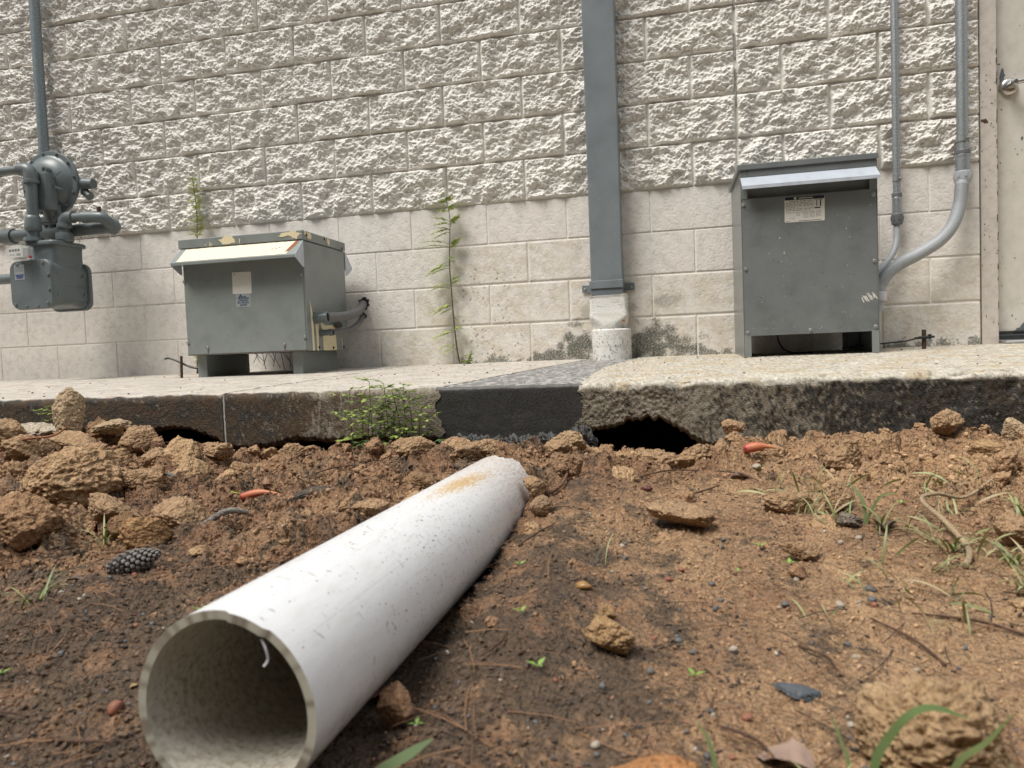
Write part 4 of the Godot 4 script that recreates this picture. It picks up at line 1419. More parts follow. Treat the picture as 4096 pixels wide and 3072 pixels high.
# ---- gas meter set
func build_gas() -> void:
	var t := thing("gas_meter", "grey painted gas meter with bolted front cover and a dial index", "gas meter", Vector3(-2.935, 0.38, 0.33))
	var g := G.new()
	var o := rounded_rect(0.262, 0.254, 0.05, 8)
	var xf := Transform3D(Basis.IDENTITY, Vector3(-2.931, 0.506, 0))
	loft(g, o, [[0.43, 0.97, 0.97], [0.432, 1.0, 1.0], [0.450, 1.0, 1.0], [0.456, 0.985, 0.985], [0.460, 0.955, 0.955]], xf)
	var cover := wpart("front_cover", g, M.gas_grey, t)
	g = G.new()
	loft(g, o, [[0.214, 0.88, 0.9], [0.25, 0.86, 0.9], [0.30, 0.88, 0.84, 0.0, 0.004], [0.36, 0.9, 0.88], [0.43, 0.93, 0.95]], xf)
	g.box(Vector3(-2.815, 0.50, 0.322), Vector3(0.006, 0.005, 0.215), 0.001)
	wpart("body", g, M.gas_grey, t)
	g = G.new()
	loft(g, o, [[0.192, 0.95, 0.95], [0.197, 1.0, 1.0], [0.214, 1.0, 1.0], [0.216, 0.97, 0.97]], xf)
	wpart("rear_cover", g, M.gas_grey, t)
	g = G.new()
	var oh := rounded_rect(0.18, 0.20, 0.03, 6)
	var up := Transform3D(Basis(Vector3(1, 0, 0), Vector3(0, 0, -1), Vector3(0, 1, 0)), Vector3(-2.915, 0, 0.305))
	loft(g, oh, [[0.58, 1.0, 1.0], [0.66, 0.98, 0.98], [0.715, 1.0, 1.0]], up)
	loft(g, oh, [[0.713, 1.1, 1.1], [0.716, 1.14, 1.14], [0.730, 1.14, 1.14], [0.736, 1.08, 1.08]], up)
	wpart("head", g, M.gas_grey, t)
	for k in 9:
		var a: Vector2 = [Vector2(-0.075, 0.105), Vector2(0.0, 0.114), Vector2(0.082, 0.108), Vector2(0.112, 0.045), Vector2(0.112, -0.03), Vector2(0.098, -0.098), Vector2(0.035, -0.113), Vector2(-0.035, -0.113), Vector2(-0.1, -0.1)][k]
		g = G.new()
		g.lathe([Vector2(0, 0.0085), Vector2(0.006, 0.008), Vector2(0.008, 0.005), Vector2(0.008, -0.004)], along_z(Vector3(-2.931 + a.x, 0.506 + a.y, 0.459)), 10)
		part("cover_bolt", g, M.gas_grey, cover)
	for q in [[0.42, 0.56], [0.42, 0.455], [0.24, 0.56], [0.24, 0.46], [0.245, 0.41]]:
		g = G.new()
		g.lathe([Vector2(0, 0.008), Vector2(0.006, 0.007), Vector2(0.007, 0.0)], along_z(Vector3(-2.812, q[1], q[0]), Vector3(1, 0, 0)), 10)
		wpart("side_boss", g, M.gas_grey, t)
	# data plate
	g = G.new()
	g.prism(rounded_rect(0.062, 0.078, 0.003), 0.0012, Transform3D(Basis.IDENTITY, Vector3(-2.995, 0.572, 0.4602)))
	var pl := part("data_plate", g, M.alu, cover)
	g = G.new()
	for row in 3:
		g.box(Vector3(-2.995, 0.558 - row * 0.0075, 0.4617), Vector3(0.05 - row * 0.006, 0.0055, 0.0006))
	part("plate_print", g, mat(lin(0.02, 0.035, 0.16), 0.5), pl)
	g = G.new()
	for row in 5:
		var x := -3.02
		while x < -2.972:
			var l := rng.randf_range(0.002, 0.007)
			g.box(Vector3(x + l / 2, 0.603 - row * 0.0065, 0.4617), Vector3(l, 0.0012, 0.0004))
			x += l + 0.002
	part("plate_lettering", g, M.ink, pl)
	# index box: clear cover over a white dial card
	g = G.new()
	g.box(Vector3(-2.945, 0.664, 0.500), Vector3(0.105, 0.066, 0.075), 0.004)
	wpart("index_cover", g, M.clear, t)
	g = G.new()
	g.box(Vector3(-2.945, 0.664, 0.523), Vector3(0.088, 0.05, 0.003), 0.0005)
	var card := wpart("index_card", g, M.label_white, t)
	g = G.new()
	for k in 4:
		g.lathe([Vector2(0.0035, 0.0012), Vector2(0.0062, 0.0012), Vector2(0.0062, 0.0)], along_z(Vector3(-2.976 + k * 0.0175, 0.674, 0.5246)), 16)
		g.box(Vector3(-2.976 + k * 0.0175, 0.674, 0.526), Vector3(0.0015, 0.01, 0.0006), 0.0, Basis(Vector3(0, 0, 1), k * 1.3))
	for k in 2:
		g.box(Vector3(-2.972 + k * 0.016, 0.652, 0.5255), Vector3(0.01, 0.0022, 0.0006), 0.0, Basis(Vector3(0, 0, 1), 0.4))
	for row in 2:
		g.box(Vector3(-2.925, 0.655 - row * 0.006, 0.5255), Vector3(0.026, 0.002, 0.0005))
	part("dial", g, M.ink, card)
	g = G.new()
	g.box(Vector3(-2.945, 0.665, 0.478), Vector3(0.09, 0.05, 0.03), 0.002)
	wpart("index_housing", g, M.label_grey, t)
	g = G.new()
	g.lathe([Vector2(0, 0.006), Vector2(0.006, 0.005), Vector2(0.007, 0.0)], along_z(Vector3(-2.892, 0.642, 0.49), Vector3(1, 0, 0.2)), 12)
	wpart("seal", g, M.red, t)

	t = thing("gas_regulator", "round grey gas pressure regulator dish above the meter", "gas regulator", Vector3(-2.93, 0.87, 0.28))
	g = G.new()
	var disc := along_z(Vector3(-2.955, 1.062, 0.27), Vector3(0.03, 0, 1))
	g.lathe([Vector2(0, 0.062), Vector2(0.05, 0.061), Vector2(0.09, 0.054), Vector2(0.118, 0.04), Vector2(0.133, 0.022), Vector2(0.142, 0.012), Vector2(0.150, 0.0095)], disc, 48, true)
	g.lathe([Vector2(0.149, 0.0098), Vector2(0.169, 0.0085), Vector2(0.172, 0.005), Vector2(0.172, -0.012), Vector2(0.167, -0.016), Vector2(0.13, -0.02), Vector2(0.09, -0.06), Vector2(0, -0.075)], disc, 48)
	var dish := wpart("dish", g, M.gas_grey, t)
	for k in 12:
		var a := TAU * (k + 0.3) / 12
		g = G.new()
		hex(g, Vector3(-2.955 + cos(a) * 0.160, 1.062 + sin(a) * 0.160, 0.279), Vector3(0, 0, 1), 0.0065, 0.008)
		part("flange_bolt", g, M.gas_grey, dish)
	g = G.new()
	var os := rounded_rect(0.088, 0.075, 0.02, 5)
	loft(g, os, [[0.905, 0.82, 0.8], [0.93, 1.0, 1.0], [1.085, 1.0, 1.0], [1.10, 0.93, 0.9]], Transform3D(Basis(Vector3(1, 0, 0), Vector3(0, 0, -1), Vector3(0, 1, 0)), Vector3(-2.918, 0, 0.335)))
	g.tube([Vector3(-2.925, 0.95, 0.30), Vector3(-2.945, 0.865, 0.27)], [0.05, 0.044], 20)
	wpart("valve_body", g, M.gas_grey, t)
	g = G.new()
	g.tube([Vector3(-2.905, 1.115, 0.31), Vector3(-2.905, 1.115, 0.358)], 0.016, 16)
	g.prism(PackedVector2Array([Vector2(0, 0), Vector2(0.055, 0.032), Vector2(0.008, 0.012)]), 0.006, Transform3D(Basis(Vector3(1, 0, 0), Vector3(0, 1, 0), Vector3(0, 0, 1)), Vector3(-2.872, 1.07, 0.333)))
	g.prism(PackedVector2Array([Vector2(0, 0), Vector2(0.058, -0.028), Vector2(0.004, -0.014)]), 0.006, Transform3D(Basis.IDENTITY, Vector3(-2.872, 1.035, 0.333)))
	wpart("boss", g, M.gas_grey, t)
	g = G.new()
	g.tube([Vector3(-2.905, 1.115, 0.3583), Vector3(-2.905, 1.115, 0.3587)], 0.009, 12)
	wpart("boss_hole", g, M.black, t)  # flat black disc painting the dark inside of the hole
	g = G.new()
	g.tube([Vector3(-2.83, 1.06, 0.23), Vector3(-2.715, 1.05, 0.235)], [0.035, 0.026], 18)
	g.tube([Vector3(-2.79, 1.02, 0.22), Vector3(-2.75, 0.985, 0.225)], 0.022, 16)
	wpart("vent_port", g, M.gas_grey, t)
	g = G.new()
	g.tube([Vector3(-2.7152, 1.05, 0.235), Vector3(-2.7135, 1.0498, 0.2352)], 0.019, 16)
	wpart("vent_screen", g, M.bare_grey, t)
	g = G.new()
	g.box(Vector3(-2.952, 0.868, 0.262), Vector3(0.13, 0.03, 0.10), 0.006)
	g.box(Vector3(-2.952, 0.850, 0.262), Vector3(0.10, 0.02, 0.085), 0.004)
	wpart("base_flange", g, M.gas_grey, t)

	t = thing("gas_piping", "grey threaded gas pipes and elbows joining meter, regulator and supply", "gas pipe", Vector3(-2.95, 0.73, 0.3))
	g = G.new()
	g.tube([Vector3(-2.955, 0.73, 0.40), Vector3(-2.944, 1.06, 0.40)], 0.0275, 22)
	g.tube(curve([Vector3(-2.944, 1.05, 0.40), Vector3(-2.947, 1.09, 0.40), Vector3(-2.965, 1.108, 0.40), Vector3(-3.01, 1.113, 0.40)], 0.006), 0.033, 22)
	g.tube([Vector3(-2.99, 1.112, 0.40), Vector3(-4.2, 1.125, 0.40)], 0.0205, 18)
	wpart("riser", g, M.gas_grey, t)
	g = G.new()
	g.lathe([Vector2(0.028, 0.08), Vector2(0.034, 0.078), Vector2(0.036, 0.06), Vector2(0.04, 0.03), Vector2(0.041, 0.012), Vector2(0.038, 0.0), Vector2(0.03, -0.002)], along_z(Vector3(-2.953, 0.79, 0.40), Vector3(0, 1, 0)), 24, true)
	g.lathe([Vector2(0.028, 0.026), Vector2(0.045, 0.024), Vector2(0.047, 0.006), Vector2(0.04, 0.0)], along_z(Vector3(-2.955, 0.732, 0.40), Vector3(0, 1, 0)), 8)
	g.lathe([Vector2(0.036, 0.012), Vector2(0.038, 0.01), Vector2(0.038, -0.004), Vector2(0.034, -0.006)], along_z(Vector3(-2.945, 1.04, 0.40), Vector3(0, 1, 0)), 22)
	g.lathe([Vector2(0.026, 0.05), Vector2(0.042, 0.048), Vector2(0.044, 0.03), Vector2(0.044, 0.012), Vector2(0.036, 0.0)], along_z(Vector3(-2.838, 0.735, 0.32), Vector3(0, 1, 0)), 8)
	g.lathe([Vector2(0.027, 0.03), Vector2(0.036, 0.028), Vector2(0.037, 0.008), Vector2(0.03, 0.0)], along_z(Vector3(-2.836, 0.805, 0.32), Vector3(0, 1, 0)), 20)
	wpart("union", g, M.gas_grey, t)
	g = G.new()
	g.tube([Vector3(-2.838, 0.73, 0.32), Vector3(-2.835, 0.83, 0.32)], 0.025, 20)
	g.tube(curve([Vector3(-2.835, 0.815, 0.32), Vector3(-2.832, 0.845, 0.32), Vector3(-2.81, 0.862, 0.32), Vector3(-2.775, 0.862, 0.32)], 0.006), 0.0315, 22)
	g.tube([Vector3(-2.79, 0.861, 0.32), Vector3(-2.70, 0.857, 0.32)], 0.0235, 18)
	g.tube([Vector3(-2.715, 0.857, 0.32), Vector3(-2.63, 0.852, 0.32)], [0.031, 0.028], 20)
	g.tube(curve([Vector3(-2.64, 0.852, 0.32), Vector3(-2.60, 0.845, 0.315), Vector3(-2.585, 0.82, 0.29), Vector3(-2.59, 0.805, 0.26)], 0.008), 0.03, 20)
	wpart("outlet_run", g, M.gas_grey, t)
	g = G.new()
	g.tube([Vector3(-4.3, 0.803, 0.25), Vector3(-2.60, 0.808, 0.25)], 0.032, 22)
	g.tube([Vector3(-3.30, 0.805, 0.25), Vector3(-3.235, 0.805, 0.25)], 0.041, 20)
	g.tube([Vector3(-3.02, 0.807, 0.25), Vector3(-2.875, 0.807, 0.25)], 0.044, 22)
	g.tube([Vector3(-2.952, 0.807, 0.25), Vector3(-2.952, 0.86, 0.255)], 0.042, 20)
	wpart("supply_main", g, M.gas_grey, t)
	part_ball(t, Vector3(-2.592, 0.808, 0.262), 0.042)
	g = G.new()
	g.tube([Vector3(-2.612, 0.872, 0.325), Vector3(-2.612, 0.895, 0.325)], 0.011, 12)
	g.box(Vector3(-2.612, 0.899, 0.325), Vector3(0.026, 0.008, 0.008), 0.002)
	wpart("bleed_cock", g, M.dark_rust, t)
	g = G.new()
	g.tube([Vector3(-4.2, 0.567, 0.33), Vector3(-3.05, 0.560, 0.33)], 0.0215, 18)
	g.tube([Vector3(-3.32, 0.563, 0.33), Vector3(-3.14, 0.562, 0.33)], 0.027, 18)
	wpart("lower_run", g, M.gas_grey, t)
	t = thing("vent_pipe", "bare vertical galvanised pipe climbing the wall behind the regulator", "pipe", Vector3(-3.185, 0.95, 0.065))
	g = G.new()
	g.tube([Vector3(-3.187, 0.95, 0.065), Vector3(-3.175, 4.0, 0.065)], 0.0275, 24)
	wpart("pipe_length", g, M.old_galvanised, t)

func part_ball(t: Node3D, at: Vector3, r: float) -> void:
	var g := G.new()
	var pr := []
	for k in 13: pr.append(Vector2(r * sin(PI * k / 12.0), r * cos(PI * k / 12.0)))
	g.lathe(pr, Transform3D(Basis.IDENTITY, at), 24, true)
	wpart("elbow_cap", g, M.gas_grey, t)

# ---------------------------------------------------------------- the cut pipe
func build_pipe() -> void:
	var t := thing("drain_pipe", "large white plastic drain pipe lying cut open on the soil, splashed with mud", "pipe", Vector3(-0.0993, -0.31, 3.05))
	# picture of the dirt on the white plastic: along x the length, along y the turn round the pipe
	var w := 1024
	var h := 512
	var im := Image.create(w, h, false, Image.FORMAT_RGB8)
	im.fill(Color(0.85, 0.85, 0.855))
	var r2 := RandomNumberGenerator.new()
	r2.seed = 5
	for y in h:
		for x in w:
			var s := n_b.get_noise_2d(x * 0.35, y * 0.35)
			var l := n_a.get_noise_2d(x * 0.02, y * 0.14)
			var f := 0.012 * s + 0.02 * l
			# ochre stain across the crown about two thirds along
			var st := Vector2((x - 690.0) / 150.0, (y - 146.0 - (x - 690.0) * 0.06) / 22.0)
			var stain := smoothstep(1.0, 0.25, st.length() + 0.9 * n_a.get_noise_2d(x * 0.03, y * 0.3) + 0.4 * s)
			var c := Color(0.85 + f, 0.85 + f, 0.855 + f)
			c = c.lerp(Color(0.74, 0.58, 0.34), 0.8 * stain)
			# film of soil towards the buried end and low on the flanks
			var near := smoothstep(560.0, 1000.0, float(x)) * smoothstep(0.05, 0.5, s + 0.6 * l + 0.1)
			c = c.lerp(Color(0.60, 0.48, 0.38), 0.7 * near)
			var caked := smoothstep(258.0, 330.0, float(y)) * smoothstep(500.0, 430.0, float(y)) * smoothstep(0.0, 0.3, s + 0.8 * n_a.get_noise_2d(x * 0.03, y * 0.06) + 0.1)
			c = c.lerp(Color(0.50, 0.38, 0.29), 0.8 * caked)
			var smear := smoothstep(0.30, 0.55, n_a.get_noise_2d(x * 0.012 + 90.0, y * 0.05) + 0.35 * s)
			c = c.lerp(Color(0.70, 0.64, 0.56), 0.12 * smear)
			im.set_pixel(x, y, c)
	for k in 6500:
		var far := pow(r2.randf(), 0.55)
		var x := int(far * (w - 8)) + 3
		var y := int(r2.randf() * (h - 8)) + 3
		var s := 1 if r2.randf() < 0.85 else 2
		var c := Color(0.30, 0.22, 0.17).lerp(Color(0.62, 0.52, 0.44), r2.randf())
		var l := s if r2.randf() < 0.8 else s * 3
		for i in l:
			for j in s:
				im.set_pixel(mini(x + i, w - 1), mini(y + j, h - 1), c.lerp(im.get_pixel(mini(x + i, w - 1), mini(y + j, h - 1)), r2.randf() * 0.5))
	for k in 150:
		# scuffs
		var sx := r2.randi_range(10, 1000)
		var sy := r2.randi_range(10, h - 24)
		var sl := r2.randi_range(3, 13)
		var sc := Color(0.36, 0.32, 0.29).lerp(Color(0.62, 0.58, 0.54), r2.randf())
		var lean := r2.randf_range(-0.6, 0.6)
		for i in sl:
			for j in r2.randi_range(1, 2):
				var qx := clampi(sx + int(i * lean) + j, 0, w - 1)
				im.set_pixel(qx, sy + i, im.get_pixel(qx, sy + i).lerp(sc, 0.35 + 0.5 * r2.randf()))
	for k in 26:
		var x0 := r2.randi_range(20, 900)
		var y0 := r2.randi_range(5, h - 6)
		var ln := r2.randi_range(30, 260)
		for i in ln:
			if x0 + i < w:
				im.set_pixel(x0 + i, y0 + int(i * 0.004 * (k % 3 - 1)), im.get_pixel(x0 + i, y0).lerp(Color(0.66, 0.63, 0.60), 0.5 * r2.randf()))
	var m := mat(Color.WHITE, 0.33)
	m.albedo_texture = ImageTexture.create_from_image(im)
	var g := G.new()
	var far_z := 2.10
	var near_z := 3.03
	var seg := 96
	var ax := func(z: float): return Vector3(pipe_axis_x(z), pipe_axis_y(z), z)
	var rim := []
	for k in seg + 1:
		var a := TAU * k / seg
		# a hand-sawn end: a shallow step near the crown
		var dz := 0.002 * sin(a * 2.0 + 0.5) + (0.0035 if a > 1.0 and a < 1.45 else 0.0)
		rim.append(near_z + dz)
	for shell in 2:
		var r := PIPE_R if shell == 0 else PIPE_R - 0.0078
		var last := []
		for j in 121:
			var ring := []
			for k in seg + 1:
				var a := TAU * k / seg
				var z: float = lerpf(rim[k], far_z + 0.02 * n_b.get_noise_2d(cos(a) * 3.0, sin(a) * 3.0) + 0.012 * n_b.get_noise_2d(cos(a) * 11.0, sin(a) * 11.0), j / 120.0)
				var nor := Vector3(cos(a), sin(a), 0)
				ring.append(g.p(ax.call(z) + nor * r, nor if shell == 0 else -nor, Vector2(j / 120.0, fposmod(0.5 - float(k) / seg, 1.0) if k < seg or true else 0.0)))
			if j > 0:
				for k in seg:
					g.t(last[k], last[k + 1], ring[k + 1])
					g.t(last[k], ring[k + 1], ring[k])
			last = ring
		if shell == 0:
			wpart("barrel", g, m, t)
			g = G.new()
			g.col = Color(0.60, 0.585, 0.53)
	var bore := textured(tinted(mat(Color.WHITE, 0.5)), M.soil_c, 3.1)   # plastic with some mud grain, darkened to paint in the shade inside
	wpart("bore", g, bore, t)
	g = G.new()
	var lasti := []
	for k in seg + 1:
		var a := TAU * k / seg
		var nor := Vector3(cos(a), sin(a), 0)
		var z: float = rim[k]
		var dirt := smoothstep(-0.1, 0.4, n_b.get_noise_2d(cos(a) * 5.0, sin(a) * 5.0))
		g.col = Color(0.42, 0.40, 0.33).lerp(Color(0.15, 0.11, 0.075), 0.75 * dirt)  # dirt patches over a base darkened to paint shade on the rim
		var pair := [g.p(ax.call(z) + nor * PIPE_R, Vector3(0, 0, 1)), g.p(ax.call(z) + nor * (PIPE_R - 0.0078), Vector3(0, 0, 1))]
		if k > 0:
			g.t(lasti[0], pair[0], pair[1])
			g.t(lasti[0], pair[1], lasti[1])
		lasti = pair
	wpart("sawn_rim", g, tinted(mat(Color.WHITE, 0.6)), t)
	g = G.new()
	g.tube(curve([Vector3(-0.063, -0.165, 3.028), Vector3(-0.058, -0.172, 3.03), Vector3(-0.057, -0.182, 3.029), Vector3(-0.06, -0.187, 3.031)], 0.002), 0.0011, 6)
	wpart("plastic_burr", g, M.light_plastic, t)

# ---------------------------------------------------------------- the unseen wood behind the camera
# Unseen pines, suggested by needles and cones, plus added bushes shut out low sky.
func build_wood() -> void:
	var kinds := []
	for k in 3:
		var h := 7.5 + k * 0.7
		var tr := G.new()
		tr.col = Color(0.10, 0.07, 0.05)
		tr.tube([Vector3(0, -0.2, 0), Vector3(0.05, h * 0.4, 0.03), Vector3(0.02, h * 0.8, 0), Vector3(0, h, 0)], [0.17, 0.13, 0.07, 0.02], 10)
		var cr := G.new()
		for i in 2600:
			var y := lerpf(1.2, h + 0.3, pow(rng.randf(), 0.8))
			var reach := lerpf(1.9, 0.25, (y - 1.2) / h) * sqrt(rng.randf())
			var a := rng.randf() * TAU
			var at := Vector3(cos(a) * reach, y - reach * 0.15, sin(a) * reach)
			leaflet(cr, at, Vector3(cos(a), rng.randf_range(-0.6, 0.4), sin(a)), Vector3(rng.randf_range(-0.6, 0.6), 1, rng.randf_range(-0.6, 0.6)), rng.randf_range(0.3, 0.5), rng.randf_range(0.12, 0.24), Color(0.035, 0.06, 0.022).lerp(Color(0.07, 0.10, 0.035), rng.randf()))
		kinds.append([tr.mesh(), cr.mesh()])
	for k in 13:
		var x := -11.0 + k * 1.85 + rng.randf_range(-0.4, 0.4)
		var z := 9.0 + (k % 2) * 1.3 + rng.randf_range(-0.3, 0.3)
		var t := thing("pine_tree", "tall pine of the row facing the wall across the yard", "tree", Vector3(x, ground_y(x, z), z), "pines across the yard")
		t.rotation.y = rng.randf() * TAU
		put("trunk", kinds[k % 3][0], M.stem, t)
		put("crown", kinds[k % 3][1], M.leaf, t)
	var bush := G.new()
	for i in 1500:
		var d := Vector3(rng.randf_range(-1, 1), rng.randf_range(0.0, 1), rng.randf_range(-1, 1))
		if d.length() > 1.0: continue
		leaflet(bush, d * Vector3(1.3, 2.0, 1.0), d + Vector3(0, 0.2, 0), Vector3(rng.randf_range(-0.5, 0.5), 1, rng.randf_range(-0.5, 0.5)), 0.22, 0.13, Color(0.035, 0.065, 0.02).lerp(Color(0.075, 0.11, 0.035), rng.randf()))
	var bm := bush.mesh()
	for k in 12:
		var x := -9.0 + k * 1.65
		var z := 7.6 + (k % 3) * 0.4
		var b := thing("undergrowth_bush", "dense leafy bush growing under the row of pines", "bush", Vector3(x, ground_y(x, z), z), "bushes under the pines")
		b.rotation.y = rng.randf() * TAU
		put("foliage", bm, M.leaf, b)

# ---------------------------------------------------------------- clods and stones
func clod(label: String, called: String, cat: String, x: float, z: float, size: Vector3, seed_: int, yaw := 0.0, lift := 0.25, tilt := 0.0, a := Color(0.37, 0.235, 0.135), b := Color(0.52, 0.355, 0.215), rough := 0.5, blocky := 0.85, pits := 0.05, sub := 4) -> Node3D:
	var g := lump(seed_, sub, size / 2.0, rough, a, b, blocky, pits)
	var o := part(called, g, M.rock if z > 2.85 else M.clod, self)
	o.position = Vector3(x, ground_y(x, z) + size.y * lift, z)
	o.rotation = Vector3(0, yaw, tilt)
	tag(o, label, cat)
	return o

func build_clods() -> void:
	var pale_a := Color(0.46, 0.33, 0.20)
	var pale_b := Color(0.60, 0.48, 0.33)
	clod("tall pale upright clod leaning on the slab at the top of the soil pile", "soil_clod", "clod", -1.50, 1.735, Vector3(0.13, 0.17, 0.09), 11, 0.3, 0.36, -0.35, pale_a, pale_b)
	clod("flat whitish clod lying behind the tall upright one", "soil_clod", "clod", -1.68, 1.70, Vector3(0.2, 0.06, 0.1), 12, 0.1, 0.6, 0.12, Color(0.56, 0.48, 0.38), Color(0.66, 0.60, 0.50))
	clod("thin slab of clay tilted over a dark hollow beside the upright clod", "soil_clod", "clod", -1.36, 1.73, Vector3(0.15, 0.045, 0.10), 13, -0.2, 1.1, 0.05, pale_a, pale_b)
	clod("knobbly clod at the foot of the tilted clay slab", "soil_clod", "clod", -1.25, 1.75, Vector3(0.14, 0.085, 0.10), 14, 0.5, 0.35)
	clod("rounded pitted clod left of the upright one, low on the pile", "soil_clod", "clod", -1.58, 1.87, Vector3(0.17, 0.12, 0.12), 15, 0.0, 0.3)
	clod("broken angular clod at the outer end of the pile against the slab", "soil_clod", "clod", -1.86, 1.74, Vector3(0.12, 0.10, 0.09), 16, 0.9, 0.45, 0.3)
	clod("long ridge of clay bridging the pile below the upright clod", "soil_clod", "clod", -1.38, 1.84, Vector3(0.2, 0.065, 0.1), 17, -0.35, 0.35, -0.2)
	clod("biggest clod of the pile, pitted all over and cracked at its foot", "soil_clod", "clod", -1.03, 2.25, Vector3(0.23, 0.16, 0.16), 18, 0.5, 0.42, 0.2, Color(0.42, 0.265, 0.145), Color(0.56, 0.39, 0.235), 0.42, 0.7, 0.10, 5)
	clod("smooth reddish clod in front of the biggest pitted one", "soil_clod", "clod", -0.90, 2.49, Vector3(0.16, 0.10, 0.12), 19, 0.2, 0.36, 0.0, Color(0.36, 0.21, 0.115), Color(0.46, 0.29, 0.165), 0.5, 0.9, 0.05)
	clod("cracked flat clod lying between the big pitted clod and the pine cone", "soil_clod", "clod", -0.775, 2.40, Vector3(0.115, 0.06, 0.09), 20, 0.4, 0.4, -0.25)
	clod("blocky clod standing just behind the pine cone", "soil_clod", "clod", -0.635, 2.475, Vector3(0.085, 0.075, 0.07), 21, 0.1, 0.35, 0.0, Color(0.37, 0.20, 0.095), Color(0.47, 0.30, 0.15))
	clod("wedge-shaped clod leaning behind the blocky one, shading a crack", "soil_clod", "clod", -0.63, 2.39, Vector3(0.12, 0.06, 0.09), 22, -0.3, 0.5, -0.5)
	clod("dark damp lump next to the bark strip", "soil_clod", "clod", -0.715, 2.44, Vector3(0.06, 0.05, 0.05), 23, 0.0, 0.3, 0.0, Color(0.20, 0.12, 0.065), Color(0.33, 0.2, 0.1))
	clod("long low clod with an undercut side on the smooth sandy soil", "soil_clod", "clod", 0.292, 2.325, Vector3(0.125, 0.05, 0.075), 24, -0.15, 0.42, -0.06)
	clod("low brown clod beside a taller lump, near the curved grass blade", "soil_clod", "clod", 0.477, 2.215, Vector3(0.095, 0.04, 0.06), 25, 0.2, 0.42)
	clod("tall crumbly lump touching the low brown clod", "soil_clod", "clod", 0.555, 2.205, Vector3(0.07, 0.062, 0.06), 26, 0.7, 0.36)
	clod("upright notched clod halfway along the slab, before its dark stained part", "soil_clod", "clod", 0.494, 1.81, Vector3(0.075, 0.07, 0.06), 27, 0.4, 0.35)
	clod("pointed clod with a ribbed imprint on its top", "soil_clod", "clod", 0.627, 1.92, Vector3(0.095, 0.085, 0.07), 28, 0.0, 0.36)
	clod("squared clod pressed against the slab right of the arched hole", "soil_clod", "clod", 0.42, 1.68, Vector3(0.07, 0.045, 0.05), 29, 0.2, 0.75)
	clod("wide crumbly clod at the mouth of the arched hole", "soil_clod", "clod", 0.235, 1.845, Vector3(0.115, 0.06, 0.075), 30, 0.1, 0.35)
	clod("jagged double-peaked clod behind the red bud", "soil_clod", "clod", 0.325, 1.89, Vector3(0.09, 0.075, 0.06), 31, 0.3, 0.38)
	clod("thin upright clod wedged beside the jagged double-peaked one", "soil_clod", "clod", 0.382, 1.85, Vector3(0.05, 0.075, 0.05), 32, 0.9, 0.32)
	clod("faceted clod with a flat shaded front, far along the dark slab", "soil_clod", "clod", 0.935, 1.885, Vector3(0.105, 0.06, 0.075), 33, -0.3, 0.35, 0.0, Color(0.40, 0.25, 0.12), Color(0.55, 0.38, 0.22), 0.35, 0.9)
	clod("rounded clod on the soil ridge against the black part of the slab", "soil_clod", "clod", 0.90, 1.69, Vector3(0.09, 0.06, 0.06), 34, 0.5, 0.55)
	clod("pinkish pale clod at the far end of the dark slab", "soil_clod", "clod", 1.055, 1.69, Vector3(0.06, 0.07, 0.05), 35, 0.1, 0.5, 0.0, pale_a, pale_b)
	clod("small brown clod alone among grey pebbles", "soil_clod", "clod", 0.452, 2.46, Vector3(0.062, 0.034, 0.045), 36, 0.2, 0.36)
	clod("ochre-brown double clod lying on damp dark soil", "soil_clod", "clod", 0.2, 2.755, Vector3(0.062, 0.042, 0.045), 137, -0.5, 0.38, 0.0, Color(0.38, 0.235, 0.115), Color(0.50, 0.335, 0.18))
	clod("small ochre-brown clod just behind the double one", "soil_clod", "clod", 0.19, 2.69, Vector3(0.026, 0.024, 0.022), 38, 0.0, 0.36, 0.0, Color(0.38, 0.235, 0.115), Color(0.48, 0.325, 0.175), 0.5, 0.5, 0.1, 3)
	clod("pink-brown clod resting close beside the mouth half of the pipe", "soil_clod", "clod", -0.008, 2.885, Vector3(0.048, 0.05, 0.042), 39, 0.6, 0.36, -0.2, Color(0.36, 0.20, 0.11), Color(0.48, 0.30, 0.18))
	clod("round mud-caked stone beside the buried half of the pipe", "soil_clod", "clod", 0.043, 2.31, Vector3(0.042, 0.04, 0.038), 40, 0.0, 0.5, 0.0, Color(0.30, 0.19, 0.11), Color(0.42, 0.30, 0.19), 0.25, 0.2, 0.05)
	clod("big rough ochre rock full of hollows, behind drooping grass blades", "ochre_rock", "rock", 0.475, 2.93, Vector3(0.17, 0.10, 0.10), 41, 0.3, 0.36, -0.22, Color(0.32, 0.21, 0.115), Color(0.49, 0.345, 0.20), 0.6, 0.8, 0.12, 5)
	clod("rust-orange flat clod lying on blackened soil", "soil_clod", "clod", 0.245, 2.985, Vector3(0.12, 0.045, 0.09), 42, 0.1, 0.25, 0.0, Color(0.40, 0.17, 0.06), Color(0.48, 0.26, 0.11), 0.45, 0.4, 0.15)
	clod("pale lump against the cement toe, beyond the far pipe end", "soil_clod", "clod", 0.03, 1.80, Vector3(0.105, 0.065, 0.07), 43, 0.2, 0.35, 0.0, pale_a, Color(0.5, 0.36, 0.21))
	clod("soft mound of clay heaped behind the far end of the pipe", "soil_clod", "clod", -0.17, 1.95, Vector3(0.14, 0.07, 0.09), 44, 0.4, 0.25)
	clod("crumbly lump on the heap behind the far pipe end", "soil_clod", "clod", 0.015, 1.95, Vector3(0.075, 0.055, 0.06), 45, 0.1, 0.4)
	clod("furrowed clod between the slab weed and the pipe", "soil_clod", "clod", -0.36, 1.87, Vector3(0.12, 0.08, 0.09), 46, 0.5, 0.35)
